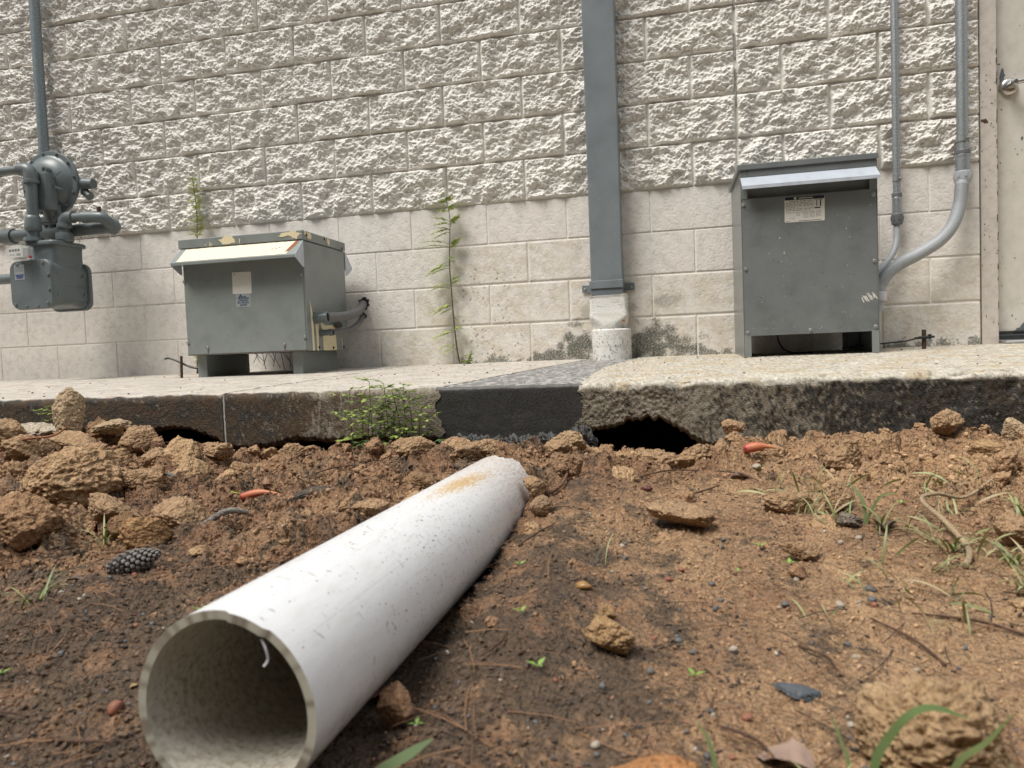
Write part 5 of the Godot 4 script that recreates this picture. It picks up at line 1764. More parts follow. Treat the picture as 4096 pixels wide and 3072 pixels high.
	clod("brown lump just beyond the furrowed clod, toward the cement toe", "soil_clod", "clod", -0.25, 1.83, Vector3(0.10, 0.06, 0.07), 47, 0.2, 0.4)
	clod("dark hollowed clod alongside the pipe's stained stretch", "soil_clod", "clod", -0.245, 2.15, Vector3(0.085, 0.05, 0.07), 48, 0.3, 0.35, 0.0, Color(0.22, 0.13, 0.07), Color(0.4, 0.26, 0.14))
	clod("flat brown clod pressed to the pipe flank opposite the bark strip", "soil_clod", "clod", -0.27, 2.34, Vector3(0.09, 0.035, 0.07), 49, 0.3, 0.4)
	clod("sandy clod half hidden in grass beside the pale root", "soil_clod", "clod", 0.755, 2.40, Vector3(0.07, 0.055, 0.06), 50, 0.3, 0.35)
	clod("greyish crusted lump with a black top, under the curved grass blade", "soil_clod", "clod", 0.548, 2.31, Vector3(0.045, 0.03, 0.035), 51, 0.3, 0.3, 0.0, Color(0.15, 0.12, 0.10), Color(0.34, 0.29, 0.24), 0.9, 0.8, 0.1)
	clod("clod wedged between the rounded pitted one and the clay ridge", "soil_clod", "clod", -1.45, 1.93, Vector3(0.12, 0.09, 0.10), 52, 0.8, 0.4)
	clod("sharp-edged clod on the slope below the clay ridge", "soil_clod", "clod", -1.26, 1.93, Vector3(0.11, 0.07, 0.09), 53, 0.2, 0.45, 0.3)
	clod("crumbling clod behind the biggest pitted one", "soil_clod", "clod", -1.16, 2.08, Vector3(0.13, 0.10, 0.10), 54, 0.6, 0.4)
	clod("low clod with a hollow under its lip, beside the biggest one", "soil_clod", "clod", -0.90, 2.16, Vector3(0.11, 0.06, 0.09), 55, 0.9, 0.5, -0.2)
	clod("split clod lying where the pile runs out toward the bark strip", "soil_clod", "clod", -0.72, 2.27, Vector3(0.10, 0.06, 0.08), 56, 0.3, 0.4)
	clod("dark-sided clod below the washed-out gap under the slab", "soil_clod", "clod", -1.08, 1.88, Vector3(0.09, 0.06, 0.08), 57, 0.1, 0.4, 0.2)
	clod("flat-topped clod in the soil before the slab's pale joint", "soil_clod", "clod", -0.95, 1.80, Vector3(0.10, 0.05, 0.08), 58, 0.5, 0.45)
	clod("crumbly clod under the overhang beside the slab weed", "soil_clod", "clod", -0.74, 1.78, Vector3(0.08, 0.055, 0.07), 59, 1.1, 0.4)
	clod("small sharp clod clinging to the pipe's far flank", "soil_clod", "clod", 0.015, 2.21, Vector3(0.05, 0.05, 0.05), 60, 0.4, 0.5)
	clod("broken red-brown clod beside the far end of the pipe", "soil_clod", "clod", 0.07, 2.09, Vector3(0.07, 0.06, 0.06), 64, 0.7, 0.45, 0.0, Color(0.26, 0.15, 0.085), Color(0.42, 0.27, 0.16))
	# smaller lumps: look-alikes that only their place tells apart
	var kinds := []
	for k in 10:
		var d := rng.randf_range(-0.11, 0.04)
		kinds.append(lump(600 + k, 3, Vector3(0.5, rng.randf_range(0.26, 0.4), 0.42), 0.8, Color(0.42 + d, 0.26 + d * 0.7, 0.14 + d * 0.4), Color(0.54 + d, 0.37 + d, 0.22 + d * 0.5), 0.9, 0.06).mesh())
	var made := 0
	var tries := 0
	while made < 295 and tries < 6000:
		tries += 1
		var x := rng.randf_range(-2.0, 1.1)
		var z := 1.66 + 1.3 * pow(rng.randf(), 1.9)
		if absf(x + 0.09) < 0.15 and z > 1.85 and z < 2.2: continue
		if absf(x) > 0.35 + (3.2 - z) * 0.95 or absf(x - pipe_axis_x(z)) < 0.1 and z > 2.05:
			continue
		if rng.randf() > 0.12 + clumpy(x, z):
			continue
		var s := (0.018 + 0.062 * pow(rng.randf(), 1.8)) * lerpf(0.45, 1.0, smoothstep(2.6, 2.0, z))
		var o := put("small_clod", kinds[rng.randi() % kinds.size()], M.clod, self)
		o.position = Vector3(x, ground_y(x, z) + s * rng.randf_range(0.02, 0.16), z)
		o.rotation = Vector3(rng.randf_range(-0.7, 0.7), rng.randf() * TAU, rng.randf_range(-0.7, 0.7))
		s *= lerpf(1.0, 1.5, smoothstep(-0.5, -1.0, x))
		o.scale = Vector3(s, s * rng.randf_range(0.8, 1.3), s)
		tag(o, "small crumbly lump of orange clay on the loose soil", "clod", "small clay lumps strewn on the soil")
		made += 1
	# pebbles
	var stones := []
	for k in 8: stones.append(lump(800 + k, 2, Vector3(0.5, 0.36, 0.42), 0.25, Color.WHITE, Color(0.8, 0.8, 0.8), 0.5).mesh())
	var tints := [[Color(0.13, 0.132, 0.136), "grey pebble lying on the sandy soil", "grey pebbles", "grey_pebble"], [Color(0.42, 0.37, 0.31), "pale whitish pebble lying on the soil", "pale pebbles", "pale_pebble"], [Color(0.30, 0.12, 0.075), "reddish brown pebble lying on the soil", "reddish pebbles", "red_pebble"]]
	var mats := []
	for q in tints:
		var mm := textured(mat((q[0] as Color).linear_to_srgb(), 0.65), M.soil_c, 14.0)
		mats.append(mm)
	for k in 90:
		var z := rng.randf_range(2.1, 2.98)
		var x := rng.randf_range(-0.25, 0.2) + (0.3 if rng.randf() < 0.75 else -0.5) * (1.0 + (2.9 - z) * 0.7)
		if absf(x - pipe_axis_x(z)) < 0.1: continue
		var s := rng.randf_range(0.006, 0.0125)
		var q := 0 if rng.randf() < 0.5 else 1 if rng.randf() < 0.4 else 2
		pebble(stones[k % 8], mats[q], tints[q][3], tints[q][1], tints[q][2], x, z, s)
	for q in [[0.517, 2.57, 0.018, 0], [0.51, 2.60, 0.014, 0], [0.005, 2.54, 0.015, 2], [0.405, 2.63, 0.013, 0], [0.33, 2.60, 0.012, 0], [0.47, 2.62, 0.015, 1], [0.29, 2.75, 0.010, 0], [-0.61, 2.56, 0.016, 1], [-0.2, 2.88, 0.02, 0], [-0.3, 2.93, 0.02, 2], [0.335, 2.86, 0.012, 2], [0.448, 1.96, 0.022, 1]]:
		pebble(stones[rng.randi() % 8], mats[q[3]], tints[q[3]][3], tints[q[3]][1], tints[q[3]][2], q[0], q[1], q[2])
	var amber := put("amber_pebble", stones[2], textured(mat(lin(0.36, 0.2, 0.07), 0.4), M.soil_c, 9.0), self)
	amber.position = Vector3(0.153, ground_y(0.153, 2.62) + 0.003, 2.62)
	amber.scale = Vector3(0.026, 0.02, 0.02)
	tag(amber, "smooth amber coloured pebble on the damp dark soil", "pebble")

func pebble(mesh: Mesh, m: Material, called: String, label: String, group: String, x: float, z: float, s: float) -> void:
	var o := put(called, mesh, m, self)
	o.position = Vector3(x, ground_y(x, z) + s * 0.13, z)
	o.rotation = Vector3(rng.randf_range(-0.3, 0.3), rng.randf() * TAU, rng.randf_range(-0.3, 0.3))
	o.scale = Vector3.ONE * s
	tag(o, label, "pebble", group)

# ---------------------------------------------------------------- loose matter nobody could count
func scatter(called: String, label: String, mesh: Mesh, m: Material, count: int, place: Callable) -> void:
	var mm := MultiMesh.new()
	mm.transform_format = MultiMesh.TRANSFORM_3D
	mm.use_colors = true
	mm.mesh = mesh
	var xs := []
	var cs := []
	while xs.size() < count:
		var q = place.call()
		if q != null:
			xs.append(q[0])
			cs.append(q[1])
	mm.instance_count = xs.size()
	for k in xs.size():
		mm.set_instance_transform(k, xs[k])
		mm.set_instance_color(k, cs[k])
	var o := MultiMeshInstance3D.new()
	o.name = numbered(called)
	o.multimesh = mm
	o.material_override = m
	add_child(o)
	tag(o, label, "", "", "stuff")

func spot(near_bias: float) -> Vector2:
	while true:
		var z := lerpf(1.64, 3.06, pow(rng.randf(), near_bias))
		var half := 0.32 + (3.2 - z) * 1.05
		var x := rng.randf_range(-half, half * 0.85)
		if x < -2.0 or x > 1.2: continue
		if absf(x - pipe_axis_x(z)) < 0.086 and z > 2.08: continue
		return Vector2(x, z)
	return Vector2.ZERO

func build_loose() -> void:
	var white := Color.WHITE
	for v in 3:
		var crumb := lump(900 + v, 1, Vector3(0.5, 0.38, 0.45), 0.7, white, Color(0.8, 0.78, 0.76), 0.9)
		crumb = facets(crumb)
		scatter("soil_crumbs", "crumbs of orange clay covering the ground", crumb.mesh(), M.crumb, 20000, func():
			var p := spot(0.8)
			if rng.randf() > 0.4 + 0.6 * clumpy(p.x, p.y) + 0.35 * n_a.get_noise_2d(p.x * 6.0, p.y * 6.0): return null
			var s := 0.0016 + 0.009 * pow(rng.randf(), 5.0) * lerpf(0.6, 1.6, clumpy(p.x, p.y))
			var y := ground_y(p.x, p.y)
			var c := soil_colour(p.x, p.y, y) * rng.randf_range(0.6, 1.15)
			c.a = 1.0
			return [Transform3D(Basis.from_euler(Vector3(rng.randf() * 6, rng.randf() * 6, rng.randf() * 6)).scaled(Vector3.ONE * s), Vector3(p.x, y + s * 0.15, p.y)), c])
	var grit := lump(950, 1, Vector3(0.5, 0.35, 0.42), 0.3, white, Color(0.85, 0.85, 0.85), 0.6).mesh()
	scatter("gravel", "fine grey and white grit on the soil", grit, M.pebble, 1500, func():
		var p := spot(0.65)
		var s := 0.0022 + 0.0045 * pow(rng.randf(), 3.0)
		var c := Color(0.12, 0.125, 0.135)
		var r := rng.randf()
		if r < 0.18: c = Color(0.42, 0.38, 0.33)
		elif r < 0.4: c = Color(0.30, 0.14, 0.09)
		return [Transform3D(Basis.from_euler(Vector3(rng.randf(), rng.randf() * 6, rng.randf())).scaled(Vector3.ONE * s), Vector3(p.x, ground_y(p.x, p.y) + s * 0.2, p.y)), c * rng.randf_range(0.8, 1.2)])
	var chip := lump(960, 1, Vector3(0.5, 0.16, 0.2), 0.7, white, Color(0.7, 0.7, 0.7), 0.7).mesh()
	scatter("bark_debris", "dark bits of bark and humus scattered over the soil", chip, M.organic, 8000, func():
		var p := spot(0.75)
		var dens := 0.06 + 1.1 * maxf(0.0, n_a.get_noise_2d(p.x * 5.0 + 50.0, p.y * 5.0)) + 0.3 * smoothstep(2.5, 2.9, p.y) * smoothstep(0.5, 0.0, p.x) + 0.2 * smoothstep(2.2, 1.9, p.y)
		if rng.randf() > dens: return null
		var s := 0.002 + 0.010 * pow(rng.randf(), 3.5)
		var c := Color(0.03, 0.022, 0.017).lerp(Color(0.12, 0.075, 0.045), rng.randf() * rng.randf())
		return [Transform3D(Basis.from_euler(Vector3(rng.randf_range(-0.5, 0.5), rng.randf() * 6, rng.randf_range(-0.4, 0.4))).scaled(Vector3.ONE * s), Vector3(p.x, ground_y(p.x, p.y) + s * 0.1, p.y)), c])
	# pine needles, thin and slightly bowed
	var nd := G.new()
	nd.tube([Vector3(-0.5, 0.0, 0), Vector3(-0.2, 0.035, 0.03), Vector3(0.15, 0.04, 0.035), Vector3(0.5, 0.0, 0)], 0.007, 5, false)
	scatter("pine_needles", "dry brown pine needles strewn over the soil", nd.mesh(), M.organic, 1500, func():
		var p := spot(1.0)
		var dens := 0.2 + 0.8 * n_a.get_noise_2d(p.x * 3.0 - 20.0, p.y * 3.0 + 8.0) + 0.5 * smoothstep(-0.3, -0.8, p.x) * smoothstep(2.3, 2.0, p.y)
		if rng.randf() > dens: return null
		var s := rng.randf_range(0.03, 0.1)
		var c := Color(0.10, 0.05, 0.03).lerp(Color(0.30, 0.16, 0.08), rng.randf())
		if rng.randf() < 0.25: c = Color(0.02, 0.017, 0.015)
		return [Transform3D(Basis.from_euler(Vector3(rng.randf_range(-0.3, 0.3), rng.randf() * 6, rng.randf_range(-0.12, 0.12))).scaled(Vector3(s, s * 0.9 if rng.randf() < 0.5 else 0.03, s)), Vector3(p.x, ground_y(p.x, p.y) + 0.003, p.y)), c])
	# thin grass, green and dead, over the far side of the sandy soil
	var gb := G.new()
	gb.col = Color.WHITE
	blade(gb, Vector3.ZERO, Vector3(0.5, 1.0, 0.0), 1.0, 0.06, 0.8, Color.WHITE)
	scatter("thin_grass", "thin green and dead grass sprinkled over the sandy soil", gb.mesh(), M.leaf, 260, func():
		var p := Vector2(rng.randf_range(0.42, 1.0), rng.randf_range(2.05, 2.75))
		if rng.randf() > 0.15 + 1.3 * n_a.get_noise_2d(p.x * 5.0 + 13.0, p.y * 5.0): return null
		var s := rng.randf_range(0.02, 0.075)
		var c := Color(0.17, 0.21, 0.08).lerp(Color(0.40, 0.40, 0.2), rng.randf())
		if rng.randf() < 0.4: c = Color(0.40, 0.31, 0.18)
		return [Transform3D(Basis.from_euler(Vector3(rng.randf_range(-0.9, 0.9), rng.randf() * 6, rng.randf_range(-0.9, 0.9))).scaled(Vector3.ONE * s), Vector3(p.x, ground_y(p.x, p.y), p.y)), c])
	# specks on the slab
	scatter("slab_litter", "crumbs of soil and bark lying on the slab", lump(970, 1, Vector3(0.5, 0.3, 0.4), 0.5, white, white, 0.5).mesh(), M.organic, 260, func():
		var z := rng.randf_range(0.1, 1.55)
		var s := 0.003 + 0.008 * pow(rng.randf(), 3.0)
		var c := Color(0.03, 0.025, 0.02) if rng.randf() < 0.5 else Color(0.25, 0.10, 0.05)
		return [Transform3D(Basis.from_euler(Vector3(0, rng.randf() * 6, 0)).scaled(Vector3.ONE * s), Vector3(rng.randf_range(-2.6, 1.5), slab_y(z) + s * 0.15, z)), c])

# ---------------------------------------------------------------- plants
func leaflet(g: G, at: Vector3, dir: Vector3, nor: Vector3, l: float, w: float, c: Color, droop := 0.25) -> void:
	var d := dir.normalized()
	var s := d.cross(nor).normalized()
	var up := s.cross(d).normalized()
	g.col = c
	var mid := at + d * l * 0.45 + up * l * 0.06
	var tip := at + d * l - up * l * droop
	var a := mid + s * w / 2 - up * w * 0.12
	var b := mid - s * w / 2 - up * w * 0.12
	var i0 := g.p(at, up)
	var i1 := g.p(mid, up)
	var i2 := g.p(tip, up)
	var i3 := g.p(a, (up + s * 0.3).normalized())
	var i4 := g.p(b, (up - s * 0.3).normalized())
	g.t(i0, i3, i1)
	g.t(i0, i1, i4)
	g.t(i3, i2, i1)
	g.t(i4, i1, i2)

func frond(gl: G, gs: G, at: Vector3, dir: Vector3, l: float, pairs: int, ll: float, lw: float, c0: Color, c1: Color) -> void:
	var d := dir.normalized()
	var side := d.cross(Vector3(0, 1, 0))
	if side.length() < 0.15: side = d.cross(Vector3(0, 0, 1))
	side = side.normalized()
	var up := side.cross(d).normalized()
	var pts := []
	for k in 6:
		var t := k / 5.0
		pts.append(at + d * l * t - Vector3(0, 1, 0) * l * 0.35 * t * t)
	gs.col = Color(0.13, 0.19, 0.045)
	gs.tube(pts, [0.0011, 0.001, 0.0009, 0.0008, 0.0007, 0.0005], 5, false)
	for k in pairs:
		var t := 0.25 + 0.72 * k / maxf(1.0, pairs - 1.0)
		var q := at + d * l * t - Vector3(0, 1, 0) * l * 0.35 * t * t
		for s in [-1.0, 1.0]:
			var sz := ll * lerpf(1.0, 0.65, t) * rng.randf_range(0.8, 1.15)
			leaflet(gl, q, side * s + d * 0.6 + Vector3(0, rng.randf_range(-0.25, 0.25), 0), up + Vector3(0, 0.3, 0.3), sz, lw * sz / ll, c0.lerp(c1, rng.randf()))
	leaflet(gl, pts[5], d, up, ll * 0.9, lw * 0.8, c0.lerp(c1, rng.randf()))

func stem_plant(called: String, label: String, path: Array, r0: float, r1: float, fronds: Array, c0: Color, c1: Color, stem_c := Color(0.10, 0.065, 0.035)) -> Node3D:
	# fronds: [position along 0..1, direction, length, pairs, leaf length, leaf width]
	var t := thing(called, label, "weed", path[0])
	var run := curve(path, 0.02)
	var gs := G.new()
	gs.col = stem_c
	var rad := []
	for k in run.size(): rad.append(lerpf(r0, r1, float(k) / (run.size() - 1)) * (1.0 + 0.15 * sin(k * 2.1)))
	gs.tube(run, rad, 8)
	var gl := G.new()
	var gp := G.new()
	for f in fronds:
		var at: Vector3 = run[clampi(int(f[0] * (run.size() - 1)), 0, run.size() - 1)]
		frond(gl, gp, at, f[1], f[2], f[3], f[4], f[5], c0, c1)
	wpart("stem", gs, M.stem, t)
	wpart("twigs", gp, M.stem, t)
	wpart("foliage", gl, M.leaf, t)
	return t

func build_plants() -> void:
	var g0 := Color(0.24, 0.32, 0.06)
	var g1 := Color(0.48, 0.54, 0.12)
	# climber on the wall between the boxes
	var fr := []
	for q in [[0.13, -1, 0.075, 0.1], [0.245, -1, 0.11, 0.0], [0.26, 1, 0.05, 0.3], [0.40, -1, 0.07, 0.15], [0.415, -1, 0.10, -0.1], [0.50, -1, 0.11, 0.35], [0.515, 1, 0.06, 0.9], [0.60, -1, 0.09, 0.2], [0.62, -1, 0.10, -0.15], [0.635, 1, 0.03, 0.4], [0.70, -1, 0.13, 0.5], [0.69, 1, 0.10, 1.2], [0.79, -1, 0.09, 0.1], [0.80, -1, 0.06, 0.5], [0.82, 1, 0.09, 1.4], [0.84, -1, 0.08, 0.7], [0.92, -1, 0.05, 0.6], [0.93, 1, 0.035, 1.0], [0.98, -1, 0.03, 0.6], [0.985, 1, 0.02, 1.4]]:
		for e in 2:
			fr.append([q[0] + 0.012 * e, Vector3(q[1], q[3] + rng.randf_range(-0.3, 0.3), rng.randf_range(0.15, 0.75)), q[2] * rng.randf_range(0.8, 1.25), 9 if q[2] > 0.06 else 5, 0.026, 0.014])
	stem_plant("climbing_weed", "tall thin vine with feathery leaves growing up the smooth blocks", [Vector3(-0.77, -0.01, 0.03), Vector3(-0.785, 0.07, 0.035), Vector3(-0.799, 0.237, 0.03), Vector3(-0.804, 0.376, 0.03), Vector3(-0.809, 0.514, 0.03), Vector3(-0.801, 0.651, 0.03), Vector3(-0.794, 0.754, 0.04), Vector3(-0.806, 0.85, 0.055)], 0.0045, 0.0012, fr, g0, g1)
	fr = []
	for k in 16:
		fr.append([rng.randf_range(0.05, 1.0), Vector3(rng.randf_range(-1, 1), rng.randf_range(0.1, 0.9), rng.randf_range(0.0, 0.8)), rng.randf_range(0.025, 0.06), 3, 0.016, 0.010])
	stem_plant("foot_weed", "little leafy weed clump at the foot of the climbing vine", [Vector3(-0.72, 0.0, 0.05), Vector3(-0.715, 0.03, 0.06), Vector3(-0.70, 0.06, 0.07)], 0.002, 0.001, fr, g0, g1, Color(0.12, 0.14, 0.04))
	# straight shoot rising behind the weathered transformer
	fr = []
	for k in 30:
		fr.append([0.70 + 0.3 * k / 30.0, Vector3(-1 if k % 2 else 1, rng.randf_range(0.2, 1.2), rng.randf_range(-0.2, 0.8)), 0.04 * lerpf(1.0, 0.4, k / 30.0) * rng.randf_range(0.6, 1.2), 3, 0.028, 0.013])
	for k in 8:
		fr.append([rng.randf_range(0.0, 0.12), Vector3(rng.randf_range(-1, 0.4), rng.randf_range(0.2, 1.0), 0.4), 0.05, 3, 0.02, 0.01])
	stem_plant("wall_shoot", "straight green shoot rising behind the weathered transformer", [Vector3(-2.29, 0.0, 0.05), Vector3(-2.26, 0.4, 0.05), Vector3(-2.24, 0.754, 0.05), Vector3(-2.233, 0.9, 0.05), Vector3(-2.245, 1.09, 0.055)], 0.005, 0.0015, fr, Color(0.28, 0.34, 0.07), Color(0.52, 0.54, 0.12))
	# bushy weed in front of the slab face
	var t := thing("slab_weed", "bushy weed of many upright leafy stems against the slab face", "weed", Vector3(-0.55, -0.2, 1.66))
	var gs := G.new()
	var gp := G.new()
	var gl := G.new()
	for k in 13:
		var x := rng.randf_range(-0.63, -0.41)
		var top := rng.randf_range(-0.11, -0.005)
		if k < 4: top = [-0.005, -0.012, -0.03, -0.02][k]
		if k < 4: x = [-0.545, -0.50, -0.60, -0.46][k]
		var z := 1.635 + rng.randf() * 0.05
		var lean := rng.randf_range(-0.05, 0.03)
		var path := curve([Vector3(x + lean * 0.3, -0.215, z), Vector3(x + lean * 0.5, lerpf(-0.2, top, 0.5), z + 0.012), Vector3(x + lean, top, z + 0.012)], 0.02)
		gs.col = Color(0.10, 0.10, 0.035)
		var rad := []
		for i in path.size(): rad.append(lerpf(0.0016, 0.0007, float(i) / path.size()))
		gs.tube(path, rad, 6, false)
		for i in range(1, path.size()):
			if rng.randf() < 0.55 or i > path.size() - 3:
				frond(gl, gp, path[i], Vector3(-1 if i % 2 else 1, rng.randf_range(0.2, 0.9), rng.randf_range(-0.2, 1.0)), rng.randf_range(0.03, 0.055), 2, 0.027, 0.0165, Color(0.17, 0.26, 0.06), Color(0.42, 0.50, 0.13))
	for k in 16:
		var at := Vector3(rng.randf_range(-0.66, -0.33), rng.randf_range(-0.215, -0.17), 1.665 + rng.randf() * 0.03)
		frond(gl, gp, at, Vector3(rng.randf_range(-1, 1), rng.randf_range(-0.1, 0.6), rng.randf_range(0, 0.8)), rng.randf_range(0.03, 0.05), 2, 0.024, 0.017, Color(0.05, 0.10, 0.03), Color(0.13, 0.2, 0.06))
	wpart("stem", gs, M.stem, t)
	wpart("twigs", gp, M.stem, t)
	wpart("foliage", gl, M.leaf, t)
	fr = []
	for k in 7:
		fr.append([0.3 + 0.1 * k, Vector3(-1 if k % 2 else 1, 0.5, 0.4), 0.05, 3, 0.02, 0.009])
	stem_plant("sprig", "small sprig with paired leaves behind the pale flat clod", [Vector3(-1.60, -0.13, 1.64), Vector3(-1.62, -0.09, 1.65), Vector3(-1.67, -0.05, 1.66)], 0.0016, 0.0008, fr, Color(0.16, 0.24, 0.03), Color(0.30, 0.36, 0.06), Color(0.13, 0.19, 0.045))
	# grass: every tuft a thing
	var tufts := [
		[0.60, 2.32, 6, 0.07, 0.004, 0.3, "tall curved grass blade tuft beside the greyish crusted lump"],
		[0.50, 2.22, 3, 0.05, 0.003, 0.5, "thin grass sprouting between the low brown clod and its taller neighbour"],
		[0.66, 2.42, 10, 0.075, 0.0045, 0.7, "spreading grass tuft at the lower end of the pale root"],
		[0.72, 2.47, 9, 0.07, 0.004, 0.8, "broad grass tuft just past the pale root"],
		[0.62, 2.50, 6, 0.055, 0.004, 0.7, "low grass tuft on the sand before the pale root"],
		[0.70, 2.56, 8, 0.06, 0.004, 0.9, "flattened grass tuft spreading beside the root tuft"],
		[0.80, 2.30, 8, 0.06, 0.004, 0.7, "grass tuft behind the sandy clod"],
		[0.72, 2.27, 5, 0.05, 0.0035, 0.8, "short grass tuft near the upper bend of the pale root"],
		[0.50, 2.56, 3, 0.03, 0.004, 0.9, "tiny grass sprout beside the round grey pebbles"],
		[-0.72, 2.48, 7, 0.06, 0.003, 0.6, "pale yellow-green grass tuft behind the pine cone"],
		[-0.64, 2.70, 9, 0.06, 0.004, 0.8, "grass tuft with a round leaf before the pine cone"],
		[-0.80, 2.66, 5, 0.045, 0.003, 0.7, "sparse grass tuft at the edge of the reddish clod"],
		[0.305, 2.965, 2, 0.05, 0.0035, 0.25, "two thin upright grass blades beside the rust-orange clod"],
		[0.38, 2.985, 4, 0.05, 0.004, 0.5, "short grass leaning on the ochre rock's near side"],
		[0.47, 3.00, 3, 0.06, 0.006, 0.5, "wide bent grass blades drooping over the ochre rock"],
		[0.53, 2.96, 5, 0.06, 0.004, 0.6, "grass blades arching beside the far side of the ochre rock"],
		[0.46, 1.95, 2, 0.04, 0.003, 0.9, "single bent grass stalk beside the red bud"],
		[0.17, 2.52, 2, 0.05, 0.002, 0.2, "fine lone grass stalk on the dark damp soil"],
	]
	for q in tufts:
		var at := Vector3(q[0], ground_y(q[0], q[1]) - 0.003, q[1])
		var gt := thing("grass_tuft", q[6], "grass tuft", at)
		var g := G.new()
		for k in int(q[2] * 1.3):
			var a := rng.randf() * TAU
			blade(g, Vector3(rng.randf_range(-0.012, 0.012), 0, rng.randf_range(-0.012, 0.012)), Vector3(cos(a) * q[5], 1.0, sin(a) * q[5]), q[3] * rng.randf_range(0.5, 1.25), q[4] * rng.randf_range(0.5, 1.15), rng.randf_range(0.3, 1.1), Color(0.15, 0.19, 0.075).lerp(Color(0.38, 0.38, 0.18), rng.randf()))
		part("blades", g, M.leaf, gt)
	# one fallen blade in front of everything
	var fb := thing("fallen_grass", "wide pale green grass blade slanting up from the soil near the pipe", "grass blade", Vector3(0.045, ground_y(0.045, 3.0), 3.0))
	var gb := G.new()
	ribbon(gb, [Vector3(-0.045, -0.005, -0.02), Vector3(-0.028, 0.008, -0.02), Vector3(-0.003, 0.024, -0.02), Vector3(0.021, 0.040, -0.02)], 0.010, Color(0.26, 0.36, 0.19))
	part("blade", gb, M.leaf, fb)
	var ar := thing("arching_grass", "broad grass blades arching over the ochre rock", "grass blade", Vector3(0.405, -0.3, 2.99))
	gb = G.new()
	ribbon(gb, [Vector3(0, -0.02, 0), Vector3(0.008, 0.045, 0.0), Vector3(0.017, 0.067, 0.0), Vector3(0.032, 0.087, 0.0), Vector3(0.05, 0.092, -0.004), Vector3(0.077, 0.082, -0.01)], 0.0075, Color(0.20, 0.30, 0.12))
	ribbon(gb, [Vector3(0.05, -0.02, -0.02), Vector3(0.069, 0.039, -0.02), Vector3(0.091, 0.061, -0.02), Vector3(0.109, 0.084, -0.02)], 0.006, Color(0.25, 0.33, 0.13))
	ribbon(gb, [Vector3(0.0, -0.02, -0.03), Vector3(-0.002, 0.026, -0.03), Vector3(-0.008, 0.048, -0.03), Vector3(-0.015, 0.07, -0.03)], 0.0035, Color(0.27, 0.34, 0.16))
	part("blades", gb, M.leaf, ar)
	ar = thing("thin_grass_blade", "slender upright grass blade behind the rust-orange clod", "grass blade", Vector3(0.302, -0.3, 2.96))
	gb = G.new()
	ribbon(gb, [Vector3(0, -0.01, 0), Vector3(-0.001, 0.017, 0), Vector3(-0.006, 0.04, 0), Vector3(-0.015, 0.056, 0)], 0.004, Color(0.25, 0.33, 0.15))
	part("blade_leaf", gb, M.leaf, ar)
	ar = thing("curved_grass_blade", "long curved grass blade standing over the greyish crusted lump", "grass blade", Vector3(0.578, ground_y(0.578, 2.30), 2.30))
	gb = G.new()
	ribbon(gb, [Vector3(0, -0.01, 0), Vector3(-0.001, 0.02, 0), Vector3(-0.006, 0.045, 0), Vector3(-0.027, 0.072, 0)], 0.0065, Color(0.27, 0.34, 0.17))
	ribbon(gb, [Vector3(-0.004, -0.01, 0), Vector3(0.01, 0.025, 0), Vector3(0.025, 0.048, 0), Vector3(0.048, 0.052, 0)], 0.005, Color(0.24, 0.30, 0.13))
	part("blade_leaf", gb, M.leaf, ar)
	# seedlings
	var sd := G.new()
	for k in 3: leaflet(sd, Vector3(0, 0.004, 0), Vector3(cos(k * 2.1), 0.7, sin(k * 2.1)), Vector3(0, 1, 0), 0.011, 0.005, Color(0.20, 0.34, 0.06))
	var sm := sd.mesh()
	for q in [[0.055, 2.555], [0.29, 2.80], [0.43, 2.50], [0.36, 2.51], [-0.35, 2.72], [0.02, 2.9], [0.13, 2.83], [-0.42, 2.55], [-0.5, 2.88], [0.09, 2.72], [0.66, 2.2], [0.4, 2.42]]:
		var o := put("seedling", sm, M.leaf, self)
		o.position = Vector3(q[0], ground_y(q[0], q[1]), q[1])
		o.rotation.y = rng.randf() * 6
		o.scale = Vector3.ONE * rng.randf_range(0.7, 1.3)
		tag(o, "tiny bright green seedling sprouting from bare soil", "seedling", "seedlings on the soil")

func ribbon(g: G, ps: Array, w: float, c: Color) -> void:
	var run := curve(ps, 0.004)
	g.col = c
	var last := []
	for k in run.size():
		var t := float(k) / (run.size() - 1)
		var d: Vector3 = (run[mini(k + 1, run.size() - 1)] - run[maxi(k - 1, 0)]).normalized()
		var side := d.cross(Vector3(0.2, 0.25, 1.0)).normalized()
		var nor := side.cross(d).normalized()
		var wid := w / 2 * (0.7 + 0.6 * t) * (1.0 - pow(t, 3.0)) + 0.0002
		var row := [g.p(run[k] + side * wid + nor * wid * 0.3, nor), g.p(run[k], nor), g.p(run[k] - side * wid + nor * wid * 0.3, nor)]
		if k > 0:
			for e in 2:
				g.t(last[e], last[e + 1], row[e + 1])
				g.t(last[e], row[e + 1], row[e])
		last = row

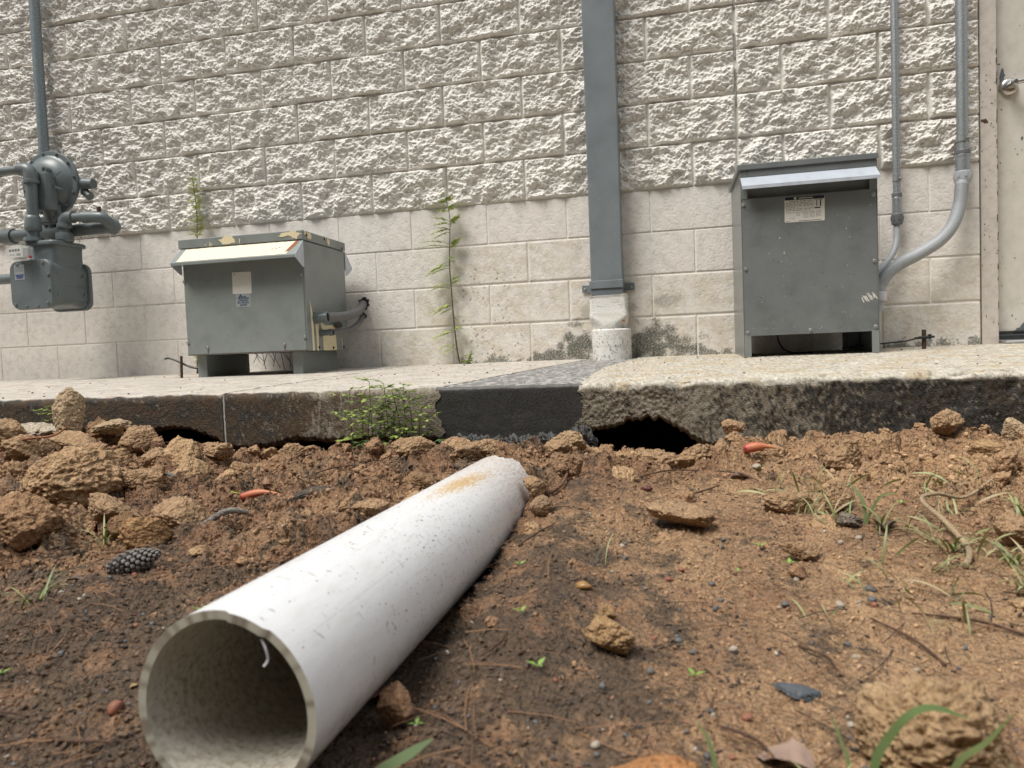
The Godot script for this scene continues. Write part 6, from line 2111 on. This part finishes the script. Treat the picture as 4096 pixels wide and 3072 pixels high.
func blade(g: G, at: Vector3, dir: Vector3, l: float, w: float, bend: float, c: Color) -> void:
	var d := dir.normalized()
	var flat := Vector3(d.x, 0, d.z)
	flat = flat.normalized() if flat.length() > 0.01 else Vector3(1, 0, 0)
	var side := flat.cross(Vector3(0, 1, 0)).normalized()
	g.col = c
	var last := []
	var q := at
	for k in 9:
		var t := k / 8.0
		var dd := (d * (1.0 - t * bend * 0.75) + flat * t * bend + Vector3(0, -1, 0) * t * t * bend * 0.9).normalized()
		var wid := w * (0.75 + 0.5 * t) * (1.0 - pow(t, 3.0)) / 2 + 0.0002
		var nor := side.cross(dd).normalized()
		if nor.y < 0: nor = -nor
		var row := [g.p(q + side * wid, (nor + side * 0.4).normalized()), g.p(q - nor * wid * 0.4, nor), g.p(q - side * wid, (nor - side * 0.4).normalized())]
		if k > 0:
			for e in 2:
				g.t(last[e], last[e + 1], row[e + 1])
				g.t(last[e], row[e + 1], row[e])
		last = row
		q += dd * l / 8.0

# ---------------------------------------------------------------- cones, buds, sticks
func build_litter() -> void:
	# pine cone: spirals of thick scales round a core
	var cx := -0.566
	var cz := 2.585
	var t := thing("pine_cone", "closed grey pine cone lying on the soil before the blocky clod", "pine cone", Vector3(cx, ground_y(cx, cz) + 0.016, cz))
	t.rotation = Vector3(0, 0.32, 0.24)
	var core := G.new()
	core.col = Color(0.025, 0.02, 0.018)
	var prof := []
	for k in 13:
		var u := k / 12.0
		prof.append([u, 0.0165 * pow(sin(PI * clampf(0.1 + 0.86 * u, 0, 1)), 0.75)])
	var pr2 := []
	for q in prof: pr2.append(Vector2(q[1] * 0.86, q[0] * 0.082 - 0.041))
	core.lathe(pr2, Transform3D(Basis(Vector3(0, 0, 1), -PI / 2), Vector3.ZERO), 20, true)
	part("core", core, M.organic, t)
	var scale_mesh := lump(41, 2, Vector3(0.5, 0.5, 0.34), 0.15, Color(0.10, 0.085, 0.075), Color(0.27, 0.25, 0.23), 0.55).mesh()
	var tip_mesh := lump(42, 2, Vector3(0.5, 0.5, 0.34), 0.15, Color(0.045, 0.038, 0.033), Color(0.14, 0.12, 0.105), 0.55).mesh()
	for k in 118:
		var u := (k + 0.5) / 118.0
		var a := k * 2.39996
		var r := 0.0168 * pow(sin(PI * clampf(0.1 + 0.86 * u, 0, 1)), 0.75)
		var sz := 0.0062 + 0.004 * sin(PI * u)
		var o := put("scale", scale_mesh if u > 0.45 or k % 3 == 0 else tip_mesh, M.organic, t)
		var out := Vector3(0.25, cos(a), sin(a)).normalized()
		o.transform = Transform3D(Basis.looking_at(out, Vector3(1, 0, 0)).scaled(Vector3.ONE), Vector3(u * 0.082 - 0.041, cos(a) * r, sin(a) * r))
		o.scale = Vector3(sz * 1.0, sz * 0.82, sz * 0.7)
	# fleshy orange-red buds
	for q in [[-0.60, 2.235, 0.09, 0.12, 0.0075, "orange-red pointed bud with a torn crimson end, near the bark strip"], [0.43, 1.925, 0.066, -0.05, 0.010, "short plump coral-red bud beside a pale round pebble near the slab"]]:
		var b := thing("flower_bud", q[5], "bud", Vector3(q[0], ground_y(q[0], q[1]) + q[4] * 1.25, q[1]))
		b.rotation.y = q[3]
		var g := G.new()
		var pts := []
		var rad := []
		for k in 15:
			var u := k / 14.0
			pts.append(Vector3(u * q[2], 0.10 * q[2] * sin(PI * u * 0.9), 0.006 * u * u))
			rad.append(q[4] * (0.55 + 0.45 * sin(PI * minf(1.0, u * 1.25 + 0.2))) * (1.0 - pow(u, 3.5)) + 0.0006)
		g.col = Color(0.62, 0.13, 0.055)
		g.tube(pts, rad, 14)
		for k in g.c.size(): g.c[k] = Color(0.47, 0.10, 0.06).lerp(Color(0.50, 0.22, 0.09), clampf(g.v[k].x / q[2] * 1.1 + 0.25 * sin(g.v[k].z * 2600.0), 0, 1))
		part("bud_body", g, M.fresh_pod, b)
		var e := lump(73, 3, Vector3(q[4] * 0.55, q[4] * 1.15, q[4] * 0.9), 0.9, Color(0.30, 0.03, 0.035), Color(0.42, 0.10, 0.07), 0.2)
		part("torn_end", e, M.fresh_pod, b)
	# strip of bark
	var bk := part("bark_strip", lump(94, 4, Vector3(0.075, 0.011, 0.02), 0.35, Color(0.06, 0.05, 0.042), Color(0.17, 0.14, 0.115), 0.9), M.bark, self)
	bk.position = Vector3(-0.465, ground_y(-0.465, 2.235) + 0.012, 2.235)
	bk.rotation = Vector3(0.1, 1.05, 0.12)
	tag(bk, "dark grey weathered strip of bark lying in the soil by the pipe", "bark")
	stick("lichen_stick", "short grey-white lichened stick on the soil", "stick", [Vector3(-0.575, 0.004, 2.405), Vector3(-0.545, 0.008, 2.37), Vector3(-0.525, 0.012, 2.335)], [0.0055, 0.006, 0.005], Color(0.40, 0.40, 0.38), Color(0.14, 0.12, 0.11))
	stick("red_twig", "thin reddish twig with a pale tip lying across the clods", "twig", [Vector3(-1.51, 0.035, 2.0), Vector3(-1.45, 0.06, 1.965), Vector3(-1.37, 0.075, 1.93), Vector3(-1.33, 0.085, 1.92)], [0.004, 0.0035, 0.003, 0.002], Color(0.32, 0.11, 0.06), Color(0.45, 0.22, 0.13))
	stick("pale_root", "pale crooked dry root lying through the grass", "root", [Vector3(0.655, 0.004, 2.49), Vector3(0.678, 0.012, 2.44), Vector3(0.672, 0.018, 2.37), Vector3(0.668, 0.03, 2.28), Vector3(0.70, 0.03, 2.25), Vector3(0.76, 0.03, 2.2), Vector3(0.83, 0.03, 2.13)], [0.004, 0.0045, 0.004, 0.0035, 0.003, 0.0025, 0.002], Color(0.52, 0.41, 0.28), Color(0.42, 0.32, 0.2))
	var rw := part("rotten_wood", lump(95, 4, Vector3(0.042, 0.011, 0.013), 0.8, Color(0.06, 0.045, 0.035), Color(0.17, 0.125, 0.09), 0.9), M.bark, self)
	rw.position = Vector3(0.525, ground_y(0.525, 2.815) + 0.006, 2.815)
	rw.rotation = Vector3(0.1, 0.35, 0.1)
	tag(rw, "dark rotten wood piece behind the ochre rock", "wood")
	stick("curled_root", "brown curled root against the lower flank of the pipe mouth", "root", [Vector3(-0.02, 0.004, 3.0), Vector3(0.0, 0.012, 2.985), Vector3(0.02, 0.016, 2.975), Vector3(0.035, 0.008, 2.97)], [0.003, 0.0035, 0.003, 0.002], Color(0.17, 0.085, 0.06), Color(0.24, 0.13, 0.09))
	stick("bent_root", "short curved root lying in the soil beside the far end of the pipe", "root", [Vector3(0.015, 0.004, 2.20), Vector3(0.035, 0.010, 2.20), Vector3(0.06, 0.010, 2.185), Vector3(0.07, 0.016, 2.16)], [0.004, 0.005, 0.004, 0.002], Color(0.16, 0.085, 0.06), Color(0.25, 0.14, 0.09))
	stick("dead_stalk", "dark dead stalk standing by the tilted clay slab", "stalk", [Vector3(-1.2, 0.0, 1.78), Vector3(-1.25, 0.05, 1.77), Vector3(-1.29, 0.09, 1.77)], [0.002, 0.0015, 0.001], Color(0.2, 0.09, 0.05), Color(0.3, 0.16, 0.1))
	for q in [[0.25, 1.99, 0.16, 0.4], [0.40, 2.02, 0.13, 2.2], [0.33, 2.10, 0.14, 0.9], [0.60, 2.66, 0.12, 2.7], [0.52, 2.70, 0.10, 2.1], [-0.45, 2.15, 0.13, 0.3], [-0.62, 2.2, 0.15, -0.2], [-0.35, 2.52, 0.06, 0.1], [0.07, 2.78, 0.05, 1.2], [0.42, 2.75, 0.07, 2.0], [-0.15, 1.72, 0.12, 0.6], [0.72, 2.60, 0.12, 2.6], [-0.9, 1.95, 0.2, 0.2], [-0.75, 2.05, 0.16, -0.3], [-0.55, 1.95, 0.14, 0.8], [0.14, 2.08, 0.10, 1.7], [0.05, 2.4, 0.08, 0.9], [0.33, 2.9, 0.06, 2.4], [-0.44, 2.95, 0.09, 0.1], [-0.3, 2.98, 0.10, -0.1]]:
		var a: float = q[3]
		var h: float = q[2] / 2
		var dv := Vector3(cos(a), 0, -sin(a)) * h
		stick("twig", "thin dark twig lying on the loose soil", "twig", [Vector3(q[0], 0.003, q[1]) - dv, Vector3(q[0] + 0.008, 0.008, q[1]), Vector3(q[0], 0.004, q[1]) + dv], [0.0013, 0.0018, 0.001], Color(0.045, 0.03, 0.024), Color(0.20, 0.11, 0.07), "twigs on the soil")
	# dead leaves
	for q in [[-0.63, 2.635, 0.024, 0.5, Color(0.13, 0.085, 0.065), "small grey-brown dead leaf folded upright before the pine cone"], [-0.04, 2.83, 0.035, 0.3, Color(0.16, 0.06, 0.035), "red-brown dead leaf tucked under the pipe's flank"], [0.36, 2.925, 0.05, 2.6, Color(0.25, 0.17, 0.13), "papery brown dead leaf curling beside the ochre rock"], [-0.66, 2.17, 0.03, 0.8, Color(0.33, 0.36, 0.06), "yellow-green fallen leaf on the soil behind the clods"], [-0.80, 2.20, 0.028, 0.2, Color(0.10, 0.10, 0.095), "slate-grey dead leaf on top of the biggest clod"], [0.41, 2.03, 0.045, 0.1, Color(0.14, 0.09, 0.065), "brown leaf scrap below the red bud near the slab"], [0.23, 1.93, 0.03, 0.2, Color(0.07, 0.022, 0.02), "dark maroon nut husk scrap on the soil before the arched hole"], [0.60, 2.32, 0.05, 1.4, Color(0.10, 0.075, 0.055), "withered brown leaf bundle at the base of the curved grass"]]:
		var x: float = q[0]
		var z: float = q[1]
		var lf := thing("dead_leaf", q[5], "leaf", Vector3(x, ground_y(x, z) + 0.004 + (0.055 if q[5].begins_with("slate") else 0.0), z))
		lf.rotation.y = q[3]
		var g := G.new()
		var s: float = q[2]
		var pts := PackedVector3Array()
		var cols := PackedColorArray()
		for j in 9:
			for i in 7:
				var u := j / 8.0
				var v := i / 3.0 - 1.0
				var wd := s * 0.36 * pow(sin(PI * clampf(u * 0.96 + 0.02, 0, 1)), 0.8)
				pts.append(Vector3((u - 0.5) * s, 0.25 * s * absf(v) * sin(u * 3.0 + 0.4) + 0.08 * s * n_b.get_noise_2d(u * 60.0 + x * 900.0, v * 60.0), v * wd))
				cols.append((q[4] as Color) * (1.0 + 0.3 * n_b.get_noise_2d(u * 90.0, v * 90.0)))
		g.net(pts, cols, 7, 9, Vector3(0, 1, 0))
		part("leaf_blade", g, M.organic, lf)
	var nut := part("nut_husk", lump(91, 3, Vector3(0.013, 0.006, 0.007), 0.3, Color(0.06, 0.015, 0.012), Color(0.12, 0.03, 0.02), 0.2), M.fresh_pod, self)
	nut.position = Vector3(0.222, ground_y(0.222, 2.14) + 0.003, 2.14)
	tag(nut, "glossy dark red nut husk on the soil past the pipe", "nut husk")
	var sl := part("slate_chip", lump(96, 4, Vector3(0.028, 0.0045, 0.014), 1.0, Color(0.045, 0.052, 0.06), Color(0.09, 0.10, 0.11), 0.8), M.pebble, self)
	sl.position = Vector3(0.388, ground_y(0.388, 2.815) + 0.003, 2.815)
	sl.rotation = Vector3(0.15, -0.25, -0.08)
	tag(sl, "flat dark slate chip lying on the sandy soil", "stone chip")
	var by := G.new()
	for k in 14:
		var p0 := Vector3(rng.randf_range(-1.75, -1.48), 0.103, rng.randf_range(0.3, 0.5))
		by.tube([p0, p0 + Vector3(rng.randf_range(-0.05, 0.05), -rng.randf_range(0.03, 0.09), rng.randf_range(-0.03, 0.03))], 0.0014, 5, false)
	var ro := part("dry_roots", by, M.black, self)
	tag(ro, "black dry roots dangling under the weathered transformer", "", "", "stuff")

func stick(called: String, label: String, cat: String, ps: Array, radii: Array, a: Color, b: Color, group := "") -> void:
	var base: Vector3 = ps[0]
	var pts := []
	for q in ps:
		pts.append(Vector3(q.x, ground_y(q.x, q.z) + q.y, q.z))
	base = pts[0]
	var run := curve(pts, 0.006)
	var rad := []
	for k in run.size():
		var u := float(k) / maxf(1.0, run.size() - 1.0) * (radii.size() - 1)
		var i := mini(int(u), radii.size() - 2)
		rad.append(lerpf(radii[i], radii[i + 1], u - i) * (1.0 + 0.18 * n_b.get_noise_1d(k * 40.0 + base.x * 1000.0)))
	var g := G.new()
	g.tube(run, rad, 9)
	for k in g.v.size():
		g.c[k] = a.lerp(b, clampf(0.5 + 0.9 * n_b.get_noise_3d(g.v[k].x * 300.0, g.v[k].y * 300.0, g.v[k].z * 300.0), 0, 1))
		g.v[k] -= base
	var o := part(called, g, M.bark, self)
	o.position = base
	tag(o, label, cat, group)

func _ready() -> void:
	# camera
	var cam := Camera3D.new()
	cam.name = "camera"
	add_child(cam)
	cam.position = Vector3(0.274583, 0.064866, 3.549967)
	cam.rotation = Vector3(-0.0462326, 0.2186969, -0.0400959)
	var lens := CameraAttributesPhysical.new()
	lens.frustum_focal_length = 22.345
	lens.frustum_focus_distance = 2.3
	lens.exposure_aperture = 6.5
	lens.frustum_near = 0.05
	lens.frustum_far = 200.0
	cam.attributes = lens
	cam.fov = 56.474
	cam.near = 0.05
	cam.far = 200.0
	cam.current = true
	# overcast sky, brightest overhead
	var we := WorldEnvironment.new()
	we.name = "sky"
	var env := Environment.new()
	env.background_mode = Environment.BG_SKY
	var sky := Sky.new()
	var sm := ProceduralSkyMaterial.new()
	sm.sky_top_color = Color(0.92, 0.95, 0.98)
	sm.sky_horizon_color = Color(0.52, 0.535, 0.54)
	sm.sky_curve = 0.5
	sm.ground_bottom_color = Color(0.30, 0.25, 0.20)
	sm.ground_horizon_color = Color(0.45, 0.43, 0.40)
	sm.sun_angle_max = 1.0
	sky.sky_material = sm
	env.sky = sky
	env.tonemap_mode = Environment.TONE_MAPPER_LINEAR
	env.background_energy_multiplier = 0.55
	env.tonemap_exposure = 2.65
	env.sdfgi_enabled = true
	env.ssao_enabled = true
	env.ssil_enabled = true
	we.environment = env
	add_child(we)
	# the sun behind thick cloud: high, from the left and in front of the wall
	var sun := DirectionalLight3D.new()
	sun.name = "sun"
	sun.light_color = Color(1.0, 0.985, 0.96)
	sun.light_energy = 0.5
	sun.light_angular_distance = 28.0
	sun.shadow_enabled = true
	add_child(sun)
	sun.look_at_from_position(Vector3(-1.25, 3.3, 1.5), Vector3.ZERO, Vector3(0, 0, -1))

	rng.seed = 20
	n_a = noise(1, 1.0, FastNoiseLite.TYPE_SIMPLEX_SMOOTH, 3)
	n_b = noise(2, 1.0, FastNoiseLite.TYPE_SIMPLEX, 2, 0.55)
	n_cell = noise(3, 1.0, FastNoiseLite.TYPE_CELLULAR, 1)
	n_val = noise(3, 1.0, FastNoiseLite.TYPE_CELLULAR, 1)
	n_val.cellular_return_type = FastNoiseLite.RETURN_CELL_VALUE
	n_gap = noise(3, 1.0, FastNoiseLite.TYPE_CELLULAR, 1)
	n_gap.cellular_return_type = FastNoiseLite.RETURN_DISTANCE2_SUB
	make_materials()
	var t0 := Time.get_ticks_msec()
	var stages := [build_ground, build_wall, build_slab, build_patch, build_door, build_downspout, build_old_transformer, build_new_transformer, build_conduits, build_rods, build_gas, build_pipe, build_clods, build_plants, build_litter, build_loose, build_wood]
	for f: Callable in stages:
		f.call()
		print(f.get_method(), " ", Time.get_ticks_msec() - t0)
